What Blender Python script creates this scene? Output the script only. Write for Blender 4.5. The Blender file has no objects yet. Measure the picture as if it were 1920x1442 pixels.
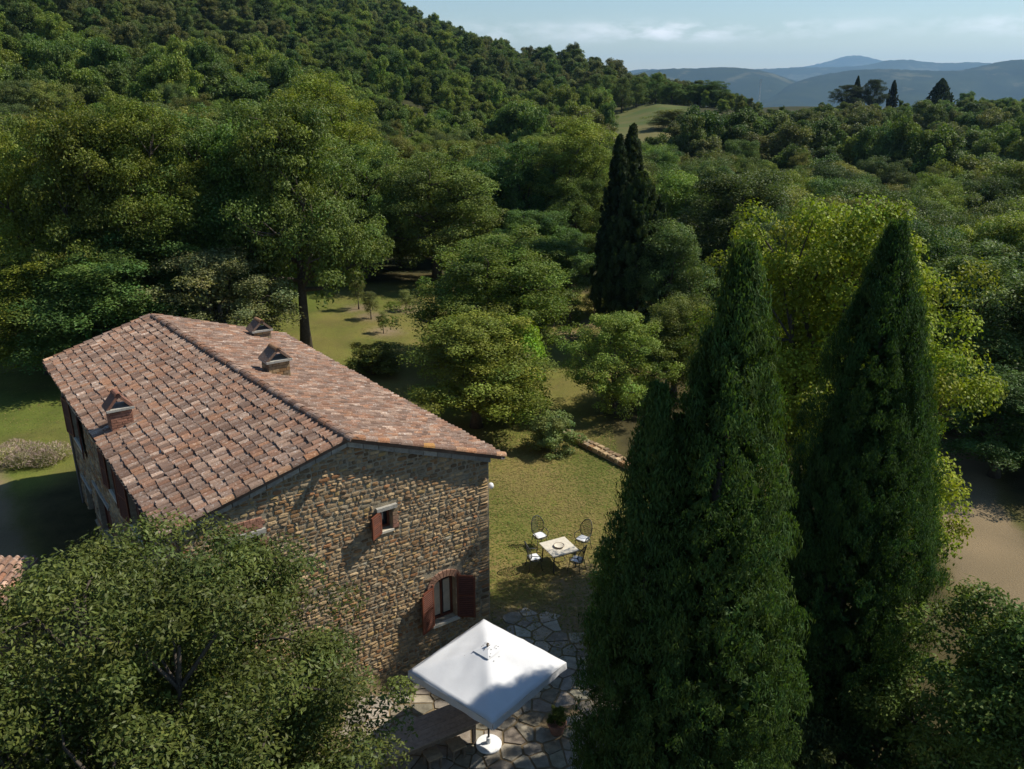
import bpy, math, random
import numpy as np
from mathutils import Matrix, Vector

# ------------------------------------------------------------------ camera, sky, sun, exposure
scene = bpy.context.scene
C = scene.collection
HC, FPX, PITCH = 16.5, 1560.0, 0.3451
cam_d = bpy.data.cameras.new('camera'); cam = bpy.data.objects.new('camera', cam_d); C.objects.link(cam)
cam_d.sensor_width = 36.0; cam_d.lens = 36.0 * FPX / 1920.0
cam_d.clip_start = 0.5; cam_d.clip_end = 60000
cam.location = (0, 0, HC); cam.rotation_euler = (math.pi / 2 - PITCH, 0, 0)
scene.camera = cam

SUN_EL, SUN_AZ = math.radians(48), math.radians(75)        # azimuth clockwise from +Y
world = bpy.data.worlds.new('World'); scene.world = world; world.use_nodes = True
wn, wl = world.node_tree.nodes, world.node_tree.links
wn.clear()
w_out = wn.new('ShaderNodeOutputWorld'); w_bg = wn.new('ShaderNodeBackground')
sky = wn.new('ShaderNodeTexSky'); sky.sky_type = 'NISHITA'; sky.sun_disc = False
sky.sun_elevation = SUN_EL; sky.sun_rotation = SUN_AZ
sky.altitude = 300; sky.air_density = 1.2; sky.dust_density = 0.1; sky.ozone_density = 3.5
w_bg.inputs['Strength'].default_value = 0.092
# low bank of thin fair-weather cloud, laid out by direction in the sky
tc = wn.new('ShaderNodeTexCoord'); sep = wn.new('ShaderNodeSeparateXYZ')
wl.new(tc.outputs['Generated'], sep.inputs[0])
vr = wn.new('ShaderNodeVectorRotate'); vr.rotation_type = 'Z_AXIS'; vr.inputs['Angle'].default_value = -.21
wl.new(tc.outputs['Generated'], vr.inputs['Vector'])
mp = wn.new('ShaderNodeMapping'); mp.inputs['Scale'].default_value = (15.0, 15.0, 46.0); mp.inputs['Location'].default_value = (1.35, 0.2, 0.1)
wl.new(vr.outputs[0], mp.inputs[0])
cn = wn.new('ShaderNodeTexNoise'); cn.inputs['Scale'].default_value = 1.0; cn.inputs['Detail'].default_value = 9; cn.inputs['Roughness'].default_value = 0.58
wl.new(mp.outputs[0], cn.inputs['Vector'])
cr = wn.new('ShaderNodeMapRange'); cr.inputs['From Min'].default_value = 0.44; cr.inputs['From Max'].default_value = 0.62
wl.new(cn.outputs['Fac'], cr.inputs['Value'])
band = wn.new('ShaderNodeFloatCurve')
cv = band.mapping.curves[0]
cv.points[0].location = (0, 0); cv.points[1].location = (1, 0)
for px, py in ((0.035, 0.0), (0.047, .55), (0.054, 1.0), (0.064, .55), (0.078, 0.0)):
    cv.points.new(px, py)
band.mapping.update()
wl.new(sep.outputs['Z'], band.inputs['Value'])
mulc = wn.new('ShaderNodeMath'); mulc.operation = 'MULTIPLY'
wl.new(cr.outputs[0], mulc.inputs[0]); wl.new(band.outputs[0], mulc.inputs[1])
azn = wn.new('ShaderNodeTexNoise'); azn.inputs['Scale'].default_value = 2.2; azn.inputs['Detail'].default_value = 2
wl.new(vr.outputs[0], azn.inputs['Vector'])
azm = wn.new('ShaderNodeMapRange'); azm.inputs['From Min'].default_value = .36; azm.inputs['From Max'].default_value = .54
wl.new(azn.outputs['Fac'], azm.inputs['Value'])
mulc0 = wn.new('ShaderNodeMath'); mulc0.operation = 'MULTIPLY'; wl.new(mulc.outputs[0], mulc0.inputs[0]); wl.new(azm.outputs[0], mulc0.inputs[1])
mulc2 = wn.new('ShaderNodeMath'); mulc2.operation = 'MULTIPLY'; mulc2.inputs[1].default_value = 0.75
wl.new(mulc0.outputs[0], mulc2.inputs[0])
cmix = wn.new('ShaderNodeMix'); cmix.data_type = 'RGBA'
hsat = wn.new('ShaderNodeHueSaturation'); hsat.inputs['Saturation'].default_value = 1.05
wl.new(sky.outputs[0], hsat.inputs['Color'])
wl.new(mulc2.outputs[0], cmix.inputs['Factor']); wl.new(hsat.outputs[0], cmix.inputs['A'])
cmix.inputs['B'].default_value = (12.5, 12.5, 13.0, 1)
wl.new(cmix.outputs['Result'], w_bg.inputs['Color']); wl.new(w_bg.outputs[0], w_out.inputs['Surface'])

sun_d = bpy.data.lights.new('sun', 'SUN'); sun = bpy.data.objects.new('sun', sun_d); C.objects.link(sun)
sun_d.energy = 4.8; sun_d.angle = math.radians(0.53); sun_d.color = (1.0, 0.945, 0.85)
to_sun = Vector((math.sin(SUN_AZ) * math.cos(SUN_EL), math.cos(SUN_AZ) * math.cos(SUN_EL), math.sin(SUN_EL)))
sun.rotation_euler = to_sun.to_track_quat('Z', 'Y').to_euler(); sun.location = (30, 10, 60)

scene.view_settings.view_transform = 'Standard'; scene.view_settings.look = 'None'
scene.view_settings.exposure = 0.3; scene.view_settings.gamma = 1.0
scene.view_settings.use_curve_mapping = False
cy = scene.cycles
cy.use_denoising = True
cy.max_bounces = 5; cy.diffuse_bounces = 3; cy.glossy_bounces = 2; cy.transmission_bounces = 3
cy.transparent_max_bounces = 4; cy.volume_bounces = 0
cy.sample_clamp_indirect = 6.0

# ------------------------------------------------------------------ small helpers
rng = np.random.default_rng(7)
CP, SP = math.cos(PITCH), math.sin(PITCH)
def ray(px, py):
    X = (px - 960) / FPX; Y = -(py - 721) / FPX
    return np.array([X, CP + Y * SP, -SP + Y * CP])
def bp(px, py, z):
    d = ray(px, py); t = (z - HC) / d[2]
    return np.array([0, 0, HC]) + t * d
def at_dist(px, py, D):
    d = ray(px, py); t = D / d[1]
    return np.array([0, 0, HC]) + t * d
def unit(v):
    v = np.asarray(v, float); return v / np.linalg.norm(v)
def sstep(a, b, x):
    t = np.clip((x - a) / (b - a), 0, 1); return t * t * (3 - 2 * t)

def tag(o, label=None, cat=None, group=None, kind=None):
    if label: o['label'] = label
    if cat: o['category'] = cat
    if group: o['group'] = group
    if kind: o['kind'] = kind
    return o
def empty(name, loc, label=None, cat=None, group=None, rz=0.0):
    o = bpy.data.objects.new(name, None); C.objects.link(o)
    o.location = loc; o.rotation_euler = (0, 0, rz); o.empty_display_size = .3
    return tag(o, label, cat, group)
def add_obj(name, me, parent=None, loc=None):
    o = bpy.data.objects.new(name, me); C.objects.link(o)
    if parent: o.parent = parent
    if loc is not None: o.location = loc
    return o
def set_tint(me, cols):
    """one colour per face"""
    a = me.attributes.new('tint', 'FLOAT_COLOR', 'FACE')
    cols = np.asarray(cols, np.float32)
    if cols.shape[1] == 3: cols = np.hstack([cols, np.ones((len(cols), 1), np.float32)])
    a.data.foreach_set('color', cols.ravel())
def quad_mesh(name, V, Q, mat, tint=None):
    me = bpy.data.meshes.new(name)
    V = np.asarray(V, np.float32); Q = np.asarray(Q, np.int32)
    me.vertices.add(len(V)); me.vertices.foreach_set('co', V.ravel())
    n, k = Q.shape
    me.loops.add(n * k); me.loops.foreach_set('vertex_index', Q.ravel())
    me.polygons.add(n); me.polygons.foreach_set('loop_start', np.arange(0, n * k, k, dtype=np.int32))
    me.polygons.foreach_set('loop_total', np.full(n, k, np.int32))
    me.update(calc_edges=True)
    if mat: me.materials.append(mat)
    set_tint(me, tint if tint is not None else np.ones((n, 3)))
    return me

class MB:
    """collects polygons (world or local) with one colour per face"""
    def __init__(s): s.v = []; s.f = []; s.c = []
    def add(s, vs, fs, col=(1, 1, 1)):
        b = len(s.v); s.v += [tuple(map(float, p)) for p in vs]
        for f in fs: s.f.append([i + b for i in f]); s.c.append(tuple(col)[:3])
        return s
    def box(s, c, size, col=(1, 1, 1), axes=None):
        ax = np.eye(3) if axes is None else np.asarray(axes, float)
        h = np.asarray(size, float) / 2; c = np.asarray(c, float)
        vs = [c + ax[0] * h[0] * i + ax[1] * h[1] * j + ax[2] * h[2] * k for k in (-1, 1) for j in (-1, 1) for i in (-1, 1)]
        return s.add(vs, [(0, 2, 3, 1), (4, 5, 7, 6), (0, 1, 5, 4), (2, 6, 7, 3), (0, 4, 6, 2), (1, 3, 7, 5)], col)
    def tube(s, path, rad, seg=8, col=(1, 1, 1), cap=True, closed=False):
        path = [np.asarray(p, float) for p in path]; n = len(path)
        if np.isscalar(rad): rad = [rad] * n
        vs = []; ref = None
        for i, p in enumerate(path):
            if closed: t = path[(i + 1) % n] - path[i - 1]
            else: t = path[min(i + 1, n - 1)] - path[max(i - 1, 0)]
            t = unit(t)
            if ref is None: ref = np.array([1., 0, 0]) if abs(t[0]) < .8 else np.array([0, 1., 0])
            a = unit(ref - t * ref.dot(t)); b = np.cross(t, a); ref = a
            for k in range(seg):
                w = 2 * math.pi * k / seg
                vs.append(p + rad[i] * (math.cos(w) * a + math.sin(w) * b))
        fs = []
        m = n if closed else n - 1
        for i in range(m):
            j = (i + 1) % n
            for k in range(seg):
                k2 = (k + 1) % seg
                fs.append((i * seg + k, i * seg + k2, j * seg + k2, j * seg + k))
        if cap and not closed:
            fs.append(tuple(reversed(range(seg)))); fs.append(tuple((n - 1) * seg + k for k in range(seg)))
        return s.add(vs, fs, col)
    def lathe(s, prof, c=(0, 0, 0), seg=20, col=(1, 1, 1)):
        c = np.asarray(c, float); vs = []; n = len(prof)
        for r, z in prof:
            for k in range(seg):
                w = 2 * math.pi * k / seg; vs.append(c + np.array([r * math.cos(w), r * math.sin(w), z]))
        fs = []
        for i in range(n - 1):
            for k in range(seg):
                k2 = (k + 1) % seg
                fs.append((i * seg + k, i * seg + k2, (i + 1) * seg + k2, (i + 1) * seg + k))
        fs.append(tuple(reversed(range(seg)))); fs.append(tuple((n - 1) * seg + k for k in range(seg)))
        return s.add(vs, fs, col)
    def mesh(s, name, mat, org=(0, 0, 0), smooth=False):
        me = bpy.data.meshes.new(name)
        v = np.asarray(s.v, float) - np.asarray(org, float)
        me.from_pydata(v.tolist(), [], s.f)
        if mat: me.materials.append(mat)
        set_tint(me, s.c)
        if smooth: me.polygons.foreach_set('use_smooth', [True] * len(me.polygons))
        me.update()
        return me
    def build(s, name, mat, parent=None, org=(0, 0, 0), smooth=False):
        return add_obj(name, s.mesh(name, mat, org, smooth), parent)

# ------------------------------------------------------------------ materials
def new_mat(name):
    m = bpy.data.materials.new(name); m.use_nodes = True
    nt = m.node_tree; nt.nodes.clear()
    out = nt.nodes.new('ShaderNodeOutputMaterial')
    return m, nt.nodes, nt.links, out
def noise_node(N, L, scale, detail=4, rough=.55, coord=None):
    n = N.new('ShaderNodeTexNoise'); n.inputs['Scale'].default_value = scale
    n.inputs['Detail'].default_value = detail; n.inputs['Roughness'].default_value = rough
    if coord: L.new(coord, n.inputs['Vector'])
    return n
def mixc(N, L, a, b, fac, blend='MIX'):
    m = N.new('ShaderNodeMix'); m.data_type = 'RGBA'; m.blend_type = blend
    for sock, val in (('A', a), ('B', b)):
        if isinstance(val, (tuple, list)): m.inputs[sock].default_value = (*val[:3], 1)
        else: L.new(val, m.inputs[sock])
    if isinstance(fac, (int, float)): m.inputs['Factor'].default_value = fac
    else: L.new(fac, m.inputs['Factor'])
    return m.outputs['Result']
def mrange(N, L, val, a, b, c=0.0, d=1.0):
    m = N.new('ShaderNodeMapRange'); m.inputs['From Min'].default_value = a; m.inputs['From Max'].default_value = b
    m.inputs['To Min'].default_value = c; m.inputs['To Max'].default_value = d
    L.new(val, m.inputs['Value']); return m.outputs[0]
def mul_tint(N, L, col):
    t = N.new('ShaderNodeAttribute'); t.attribute_name = 'tint'
    oi = N.new('ShaderNodeObjectInfo')
    return mixc(N, L, mixc(N, L, col, t.outputs['Color'], 1.0, 'MULTIPLY'), oi.outputs['Color'], 1.0, 'MULTIPLY')

def surf(name, col, rough=.8, var=.25, scale=6.0, bump=.0, bscale=30.0, stain=None, stain_scale=1.2, metal=0.0, spec=.3, world=True):
    """matte surface: base colour x face tint x object colour, mottled by two noises"""
    m, N, L, out = new_mat(name)
    b = N.new('ShaderNodeBsdfPrincipled')
    if world:
        co = N.new('ShaderNodeNewGeometry').outputs['Position']
    else:
        co = N.new('ShaderNodeTexCoord').outputs['Object']
    n1 = noise_node(N, L, scale, 6, .6, co)
    dark = tuple(c * (1 - var) for c in col); light = tuple(min(1, c * (1 + var)) for c in col)
    c = mixc(N, L, dark, light, mrange(N, L, n1.outputs['Fac'], .3, .7))
    if stain:
        n2 = noise_node(N, L, stain_scale, 7, .65, co)
        c = mixc(N, L, c, stain, mrange(N, L, n2.outputs['Fac'], .55, .7, 0, .75))
    c = mul_tint(N, L, c)
    L.new(c, b.inputs['Base Color'])
    b.inputs['Roughness'].default_value = rough; b.inputs['Metallic'].default_value = metal
    b.inputs['Specular IOR Level'].default_value = spec
    if bump:
        n3 = noise_node(N, L, bscale, 5, .6, co); bm = N.new('ShaderNodeBump')
        bm.inputs['Strength'].default_value = bump; bm.inputs['Distance'].default_value = .03
        L.new(n3.outputs['Fac'], bm.inputs['Height']); L.new(bm.outputs[0], b.inputs['Normal'])
    L.new(b.outputs[0], out.inputs['Surface'])
    return m

def leaf_mat(name, trans=.32, rough=.55, spec=.16):
    m, N, L, out = new_mat(name)
    b = N.new('ShaderNodeBsdfPrincipled'); t = N.new('ShaderNodeBsdfTranslucent'); mx = N.new('ShaderNodeMixShader')
    at = N.new('ShaderNodeAttribute'); at.attribute_name = 'tint'
    oi = N.new('ShaderNodeObjectInfo')
    c = mixc(N, L, oi.outputs['Color'], at.outputs['Color'], 1.0, 'MULTIPLY')
    # each tree a little lighter, darker, yellower or bluer than the next
    hs = N.new('ShaderNodeHueSaturation')
    L.new(c, hs.inputs['Color'])
    L.new(mrange(N, L, oi.outputs['Random'], 0, 1, .478, .522), hs.inputs['Hue'])
    r2 = N.new('ShaderNodeMath'); r2.operation = 'MULTIPLY'; r2.inputs[1].default_value = 7.31
    L.new(oi.outputs['Random'], r2.inputs[0])
    fr = N.new('ShaderNodeMath'); fr.operation = 'FRACT'; L.new(r2.outputs[0], fr.inputs[0])
    L.new(mrange(N, L, fr.outputs[0], 0, 1, .72, 1.25), hs.inputs['Value'])
    c = mixc(N, L, hs.outputs['Color'], (2.5, 2.25, 1.6), 1.0, 'MULTIPLY')
    L.new(c, b.inputs['Base Color']); b.inputs['Roughness'].default_value = rough
    b.inputs['Specular IOR Level'].default_value = spec
    ct = mixc(N, L, c, (1.15, 1.25, .45), 1.0, 'MULTIPLY')
    L.new(ct, t.inputs['Color'])
    mx.inputs[0].default_value = trans
    L.new(b.outputs[0], mx.inputs[1]); L.new(t.outputs[0], mx.inputs[2]); L.new(mx.outputs[0], out.inputs['Surface'])
    return m

M = {}
M['leaf'] = leaf_mat('leaf', .30)
M['gloss_leaf'] = leaf_mat('gloss_leaf', .26, .48, .18)
M['needle'] = leaf_mat('needle', .36, .6, .12)
M['bark'] = surf('bark', (.085, .068, .05), .9, .35, 9, .6, 22)
M['stone'] = surf('stone', (.350, .262, .168), .9, .22, 14, .55, 34, stain=(.36, .34, .28), stain_scale=2.3)
M['mortar'] = surf('mortar', (.34, .285, .195), .95, .3, 7, .7, 30)
M['tile'] = surf('tile', (.25, .165, .118), .85, .25, 26, .4, 60, stain=(.50, .46, .41), stain_scale=13)
M['brick'] = surf('brick', (.33, .14, .085), .9, .3, 15, .4, 60)
M['slab'] = surf('slab', (.36, .34, .29), .85, .25, 9, .4, 40)
M['redwood'] = surf('redwood', (.15, .050, .028), .55, .22, 8, .2, 50)
M['darkroom'] = surf('darkroom', (.02, .018, .016), .9, .2, 4)
M['curtain'] = surf('curtain', (.55, .47, .34), .9, .15, 6)
M['zinc'] = surf('zinc', (.20, .19, .18), .5, .2, 5, metal=.6)
M['iron'] = surf('iron', (.055, .06, .055), .5, .3, 30, metal=.3)
M['canvas'] = surf('canvas', (.66, .66, .655), .75, .04, 2.5, .12, 3.5, spec=.2)
M['white'] = surf('white', (.78, .78, .77), .7, .06, 8)
M['travertine'] = surf('travertine', (.62, .56, .44), .6, .12, 9, .1, 40)
M['wood'] = surf('wood', (.23, .17, .12), .7, .25, 11, .25, 40)
M['terracotta'] = surf('terracotta', (.28, .14, .095), .8, .2, 12)
M['flag'] = surf('flag', (.31, .27, .205), .88, .28, 5, .5, 22, stain=(.24, .2, .14), stain_scale=2.0)
M['plaster'] = surf('plaster', (.55, .52, .45), .85, .1, .05)
M['galv'] = surf('galv', (.4, .4, .4), .5, .1, 5, metal=.5)
def glass_mat():
    m, N, L, out = new_mat('window_glass'); b = N.new('ShaderNodeBsdfPrincipled')
    b.inputs['Base Color'].default_value = (.025, .03, .035, 1); b.inputs['Roughness'].default_value = .06
    L.new(b.outputs[0], out.inputs['Surface']); return m
M['glass'] = glass_mat()

# ------------------------------------------------------------------ terrain
_th  = np.array([-math.pi, -2.0, -.876, -.51, -.291, -.133, -.065, .024, .132, .165, .22, .264, .38, .54, .73, 1.2, math.pi])
_Dr  = np.array([300, 380, 420, 450, 470, 480, 470, 430, 290, 262, 262, 262, 260, 290, 300, 300, 300])
_zr  = np.array([10, 40, 78, 84, 62, 50.5, 37, 24, 13.0, 12.0, 10.5, 8.5, 4.0, 4.0, 3.0, 2, 10])
_b   = np.array([0, 0, 0, -.5, -.5, -1.5, -2.2, -3.0, -3.6, -3.8, -4.2, -4.5, -4.5, -4.5, -4, -2, 0])
_D1  = np.array([60, 60, 60, 60, 64, 66, 66, 66, 60, 56, 48, 42, 38, 36, 34, 40, 60])
def terr(x, y):
    x = np.asarray(x, float); y = np.asarray(y, float)
    D = np.hypot(x, y); th = np.arctan2(x, y)
    Dr = np.interp(th, _th, _Dr); zr = np.interp(th, _th, _zr); b = np.interp(th, _th, _b); D1 = np.interp(th, _th, _D1)
    near = .85 * sstep(7, 21, -x * .75 + (y - 18) * .28) * sstep(-5, 10, y)
    z1 = near + (b - near) * sstep(D1, D1 + 44, D)
    q = np.clip((D - 100) / (Dr - 100), 0, 1)
    z2 = z1 + (zr - b) * q ** 1.12
    far = sstep(Dr, Dr + 1100, D)
    z = z2 * (1 - far) + (-100) * far
    knoll = 5.5 * np.exp(-(((x - 112) / 34) ** 2 + ((y - 285) / 45) ** 2))
    rough = np.sin(x * .071 + 1.3) * np.cos(y * .063) * .8 + np.sin(x * .023 - y * .031) * 1.6
    return z + knoll + rough * sstep(75, 140, D) * (1 - .6 * far)
def terr1(x, y): return float(terr(np.array([x]), np.array([y]))[0])

def ground_mat():
    m, N, L, out = new_mat('ground'); b = N.new('ShaderNodeBsdfPrincipled')
    pos = N.new('ShaderNodeNewGeometry').outputs['Position']
    big = noise_node(N, L, .16, 5, .6, pos); mid = noise_node(N, L, .9, 6, .65, pos); fine = noise_node(N, L, 14, 5, .7, pos)
    grain = noise_node(N, L, 55, 3, .7, pos)
    at = N.new('ShaderNodeAttribute'); at.attribute_name = 'cover'
    sp = N.new('ShaderNodeSeparateColor'); L.new(at.outputs['Color'], sp.inputs[0])
    dry = mixc(N, L, (.27, .195, .075), (.19, .155, .045), mrange(N, L, mid.outputs['Fac'], .35, .65))
    green = mixc(N, L, (.135, .150, .030), (.088, .118, .022), mrange(N, L, fine.outputs['Fac'], .35, .65))
    # worn, sun-burnt turf patches
    fac = mixc(N, L, (0, 0, 0), (1, 1, 1), mrange(N, L, big.outputs['Fac'], .40, .58))
    lush = N.new('ShaderNodeMath'); lush.operation = 'ADD'; L.new(sp.outputs['Red'], lush.inputs[0])
    nn = N.new('ShaderNodeMath'); nn.operation = 'MULTIPLY_ADD'; L.new(big.outputs['Fac'], nn.inputs[0]); nn.inputs[1].default_value = 1.5; nn.inputs[2].default_value = -.75
    L.new(nn.outputs[0], lush.inputs[1])
    lf = mrange(N, L, lush.outputs[0], .15, .85)
    c = mixc(N, L, dry, green, lf)
    dirt = mixc(N, L, (.27, .20, .115), (.19, .145, .085), mrange(N, L, mid.outputs['Fac'], .35, .65))
    dd = N.new('ShaderNodeMath'); dd.operation = 'MULTIPLY_ADD'; L.new(mid.outputs['Fac'], dd.inputs[0]); dd.inputs[1].default_value = .9; dd.inputs[2].default_value = -.45
    da = N.new('ShaderNodeMath'); da.operation = 'ADD'; L.new(sp.outputs['Green'], da.inputs[0]); L.new(dd.outputs[0], da.inputs[1])
    c = mixc(N, L, c, dirt, mrange(N, L, da.outputs[0], .3, .75))
    floor_c = mixc(N, L, (.045, .040, .018), (.075, .058, .028), mrange(N, L, mid.outputs['Fac'], .3, .7))
    c = mixc(N, L, c, floor_c, sp.outputs['Blue'])
    c = mixc(N, L, c, mixc(N, L, (.68, .70, .70), (1.28, 1.25, 1.2), mrange(N, L, noise_node(N, L, .45, 8, .72, pos).outputs['Fac'], .35, .65)), .8, 'MULTIPLY')
    c = mixc(N, L, c, mixc(N, L, (.55, .55, .55), (1.35, 1.35, 1.35), mrange(N, L, grain.outputs['Fac'], .25, .75)), .55, 'MULTIPLY')
    L.new(c, b.inputs['Base Color']); b.inputs['Roughness'].default_value = .95; b.inputs['Specular IOR Level'].default_value = .1
    bm = N.new('ShaderNodeBump'); bm.inputs['Strength'].default_value = .7; bm.inputs['Distance'].default_value = .06
    L.new(fine.outputs['Fac'], bm.inputs['Height']); L.new(bm.outputs[0], b.inputs['Normal'])
    L.new(b.outputs[0], out.inputs['Surface'])
    return m
def land_mat():
    m, N, L, out = new_mat('land'); b = N.new('ShaderNodeBsdfPrincipled')
    pos = N.new('ShaderNodeNewGeometry').outputs['Position']
    at = N.new('ShaderNodeAttribute'); at.attribute_name = 'cover'
    sp = N.new('ShaderNodeSeparateColor'); L.new(at.outputs['Color'], sp.inputs[0])
    mid = noise_node(N, L, .35, 6, .65, pos); fld = noise_node(N, L, .05, 5, .6, pos)
    vor = N.new('ShaderNodeTexVoronoi'); vor.inputs['Scale'].default_value = .0022; L.new(pos, vor.inputs['Vector'])
    sc = N.new('ShaderNodeSeparateColor'); L.new(vor.outputs['Color'], sc.inputs[0])
    floor_c = mixc(N, L, (.030, .036, .014), (.058, .055, .024), mrange(N, L, mid.outputs['Fac'], .3, .7))
    meadow = mixc(N, L, (.15, .13, .05), (.08, .105, .03), mrange(N, L, fld.outputs['Fac'], .4, .6))
    field = mixc(N, L, (.05, .07, .028), (.25, .21, .11), mrange(N, L, sc.outputs['Red'], .55, .6))
    field = mixc(N, L, field, (.035, .055, .022), mrange(N, L, fld.outputs['Fac'], .45, .55))
    c = mixc(N, L, floor_c, meadow, sp.outputs['Red'])
    c = mixc(N, L, c, field, sp.outputs['Green'])
    L.new(c, b.inputs['Base Color']); b.inputs['Roughness'].default_value = .95; b.inputs['Specular IOR Level'].default_value = .1
    L.new(b.outputs[0], out.inputs['Surface'])
    return m
M['ground'] = ground_mat(); M['land'] = land_mat()

def grid_mesh(name, xs, ys, zf, mat, cover):
    X, Y = np.meshgrid(xs, ys); Z = zf(X, Y)
    V = np.stack([X.ravel(), Y.ravel(), Z.ravel()], 1)
    nx, ny = len(xs), len(ys)
    i = (np.arange(ny - 1)[:, None] * nx + np.arange(nx - 1)[None, :]).ravel()
    Q = np.stack([i, i + 1, i + nx + 1, i + nx], 1)
    me = quad_mesh(name, V, Q, mat)
    a = me.attributes.new('cover', 'FLOAT_COLOR', 'POINT')
    cv = np.ones((len(V), 4), np.float32); cv[:, :3] = cover(X.ravel(), Y.ravel())
    a.data.foreach_set('color', cv.ravel())
    me.polygons.foreach_set('use_smooth', np.ones(len(Q), bool))
    return me
GX0, GX1, GY0, GY1 = -46.0, 34.0, -6.0, 74.0          # the garden, laid as its own finer sheet
def meadow_mask(x, y):
    D = np.hypot(x, y); th = np.arctan2(x, y)
    m = sstep(.105, .125, th) * (1 - sstep(.185, .215, th)) * sstep(168, 180, D) * (1 - sstep(262, 285, D))
    m2 = sstep(.20, .22, th) * (1 - sstep(.262, .28, th)) * sstep(196, 205, D) * (1 - sstep(232, 245, D))
    return np.clip(m + m2, 0, 1)
def land_cover(x, y):
    D = np.hypot(x, y); c = np.zeros((len(x), 3)); c[:, 0] = meadow_mask(x, y); c[:, 1] = sstep(1000, 1500, D); return c
def land_z(X, Y):
    z = terr(X, Y)
    inside = sstep(GX0 - 1, GX0 + 3, X) * (1 - sstep(GX1 - 3, GX1 + 1, X)) * sstep(GY0 - 1, GY0 + 3, Y) * (1 - sstep(GY1 - 3, GY1 + 1, Y))
    return z - .35 * inside
uu = np.linspace(-1, 1, 321); kk = math.log(2 * 17000 / 22)
gx = 22 * np.sinh(kk * uu); gy = 34 + 22 * np.sinh(kk * uu)
land = add_obj('terrain', grid_mesh('terrain', gx, gy, land_z, M['land'], land_cover)); tag(land, kind='structure')

def poly_sd(x, y, pts):
    """signed distance-ish to polygon: >0 inside (metres)"""
    pts = np.asarray(pts, float); n = len(pts)
    inside = np.zeros(len(x), bool); dmin = np.full(len(x), 1e9)
    for i in range(n):
        a, b = pts[i], pts[(i + 1) % n]
        e = b - a; t = np.clip(((x - a[0]) * e[0] + (y - a[1]) * e[1]) / (e @ e), 0, 1)
        dmin = np.minimum(dmin, np.hypot(x - a[0] - t * e[0], y - a[1] - t * e[1]))
        cond = ((a[1] > y) != (b[1] > y)) & (x < (b[0] - a[0]) * (y - a[1]) / (b[1] - a[1] + 1e-12) + a[0])
        inside ^= cond
    return np.where(inside, dmin, -dmin)
def pxpoly(pts): return [bp(px, py, 0)[:2] for px, py in pts]
LAWN = [(-1.5, 22), (1, 21), (6.5, 24), (6.5, 32), (4.5, 36), (4.5, 43), (7, 46), (10, 52), (13, 60), (13, 69), (-20, 69), (-20, 56), (-34, 50), (-40, 34), (-24, 33), (-18, 36), (-10, 40), (-4, 32)]
LUSH = [(-22, 54), (-16, 54), (-13, 60), (-14, 69), (-24, 69)]
YARD = [(-23, 34), (-9, 15), (-14, 8), (-32, 14), (-34, 27)]
ROAD = [(15.2, 23.5), (15.8, 26.5), (17.8, 33), (21, 40), (24, 39), (20.5, 31), (19.6, 25), (18, 23)]
BARE = [(1.5, 21.5), (5.0, 22), (4.6, 26.2), (2.2, 27.2), (1.0, 25)]
def garden_cover(x, y):
    c = np.zeros((len(x), 3))
    lw = sstep(-1.2, 1.0, poly_sd(x, y, LAWN)); lw = np.maximum(lw, sstep(-1, 1, poly_sd(x, y, [(-44, 34), (-20, 30), (-17, 36), (-20, 48), (-44, 50)])))
    yd = sstep(-.8, .8, poly_sd(x, y, YARD)); rd = sstep(-.8, .8, poly_sd(x, y, ROAD)); br = sstep(-.8, .6, poly_sd(x, y, BARE))
    front = sstep(-1, 1, poly_sd(x, y, [(-6, 8), (7, 8), (7, 24), (-2, 24), (-6, 18)]))
    c[:, 0] = .46 + .4 * sstep(-1, 4, poly_sd(x, y, LUSH)) + .12 * sstep(0, 8, -x - 4) + .25 * sstep(18, 24, -x)
    orch = np.zeros(len(x))
    for px, py in ((674, 598), (697, 614), (720, 640), (762, 598), (1068, 628), (1113, 606)):
        q = bp(px, py, 0); orch = np.maximum(orch, np.exp(-(((x - q[0]) / 1.6) ** 2 + ((y - q[1]) / 1.8) ** 2)))
    c[:, 1] = np.maximum.reduce([yd * .85, rd, br * .62, front * .8, orch * .75])
    c[:, 2] = (1 - np.maximum.reduce([lw, yd, rd, br, front])) * .9
    return c
gxs = np.arange(GX0, GX1 + .01, .4); gys = np.arange(GY0, GY1 + .01, .4)
garden = add_obj('garden_ground', grid_mesh('garden_ground', gxs, gys, terr, M['ground'], garden_cover)); tag(garden, kind='structure')

# short turf blades on the lawns, lying nearly flat
r = np.random.default_rng(55); gn = 42000
gxy = np.vstack([np.stack([r.uniform(-4, 8, gn), r.uniform(21, 40, gn)], 1), np.stack([r.uniform(-40, 14, gn), r.uniform(30, 69, gn)], 1)])
gxy = gxy[poly_sd(gxy[:, 0], gxy[:, 1], LAWN) > -.6]; gn = len(gxy); gz = terr(gxy[:, 0], gxy[:, 1]); ga = r.uniform(0, 6.28, gn)
gl = r.uniform(.03, .08, gn)[:, None]; gd = np.stack([np.cos(ga), np.sin(ga)], 1); gs = np.stack([-gd[:, 1], gd[:, 0]], 1)
z0 = gz + .008; z1 = gz + r.uniform(.012, .05, gn)
GV = np.stack([np.column_stack([gxy - gd * gl, z0]), np.column_stack([gxy + gs * gl * .3, (z0 + z1) / 2]), np.column_stack([gxy + gd * gl, z1]), np.column_stack([gxy - gs * gl * .3, (z0 + z1) / 2])], 1).reshape(-1, 3)
pick_ = np.sin(gxy[:, 0] * .9 + 1.5 * np.sin(gxy[:, 1] * .6)) + r.normal(0, 1, gn)
gt_ = np.where((pick_ > 0)[:, None], [[.24, .185, .065]], [[.115, .14, .028]]) * r.uniform(.75, 1.25, (gn, 1))
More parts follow.
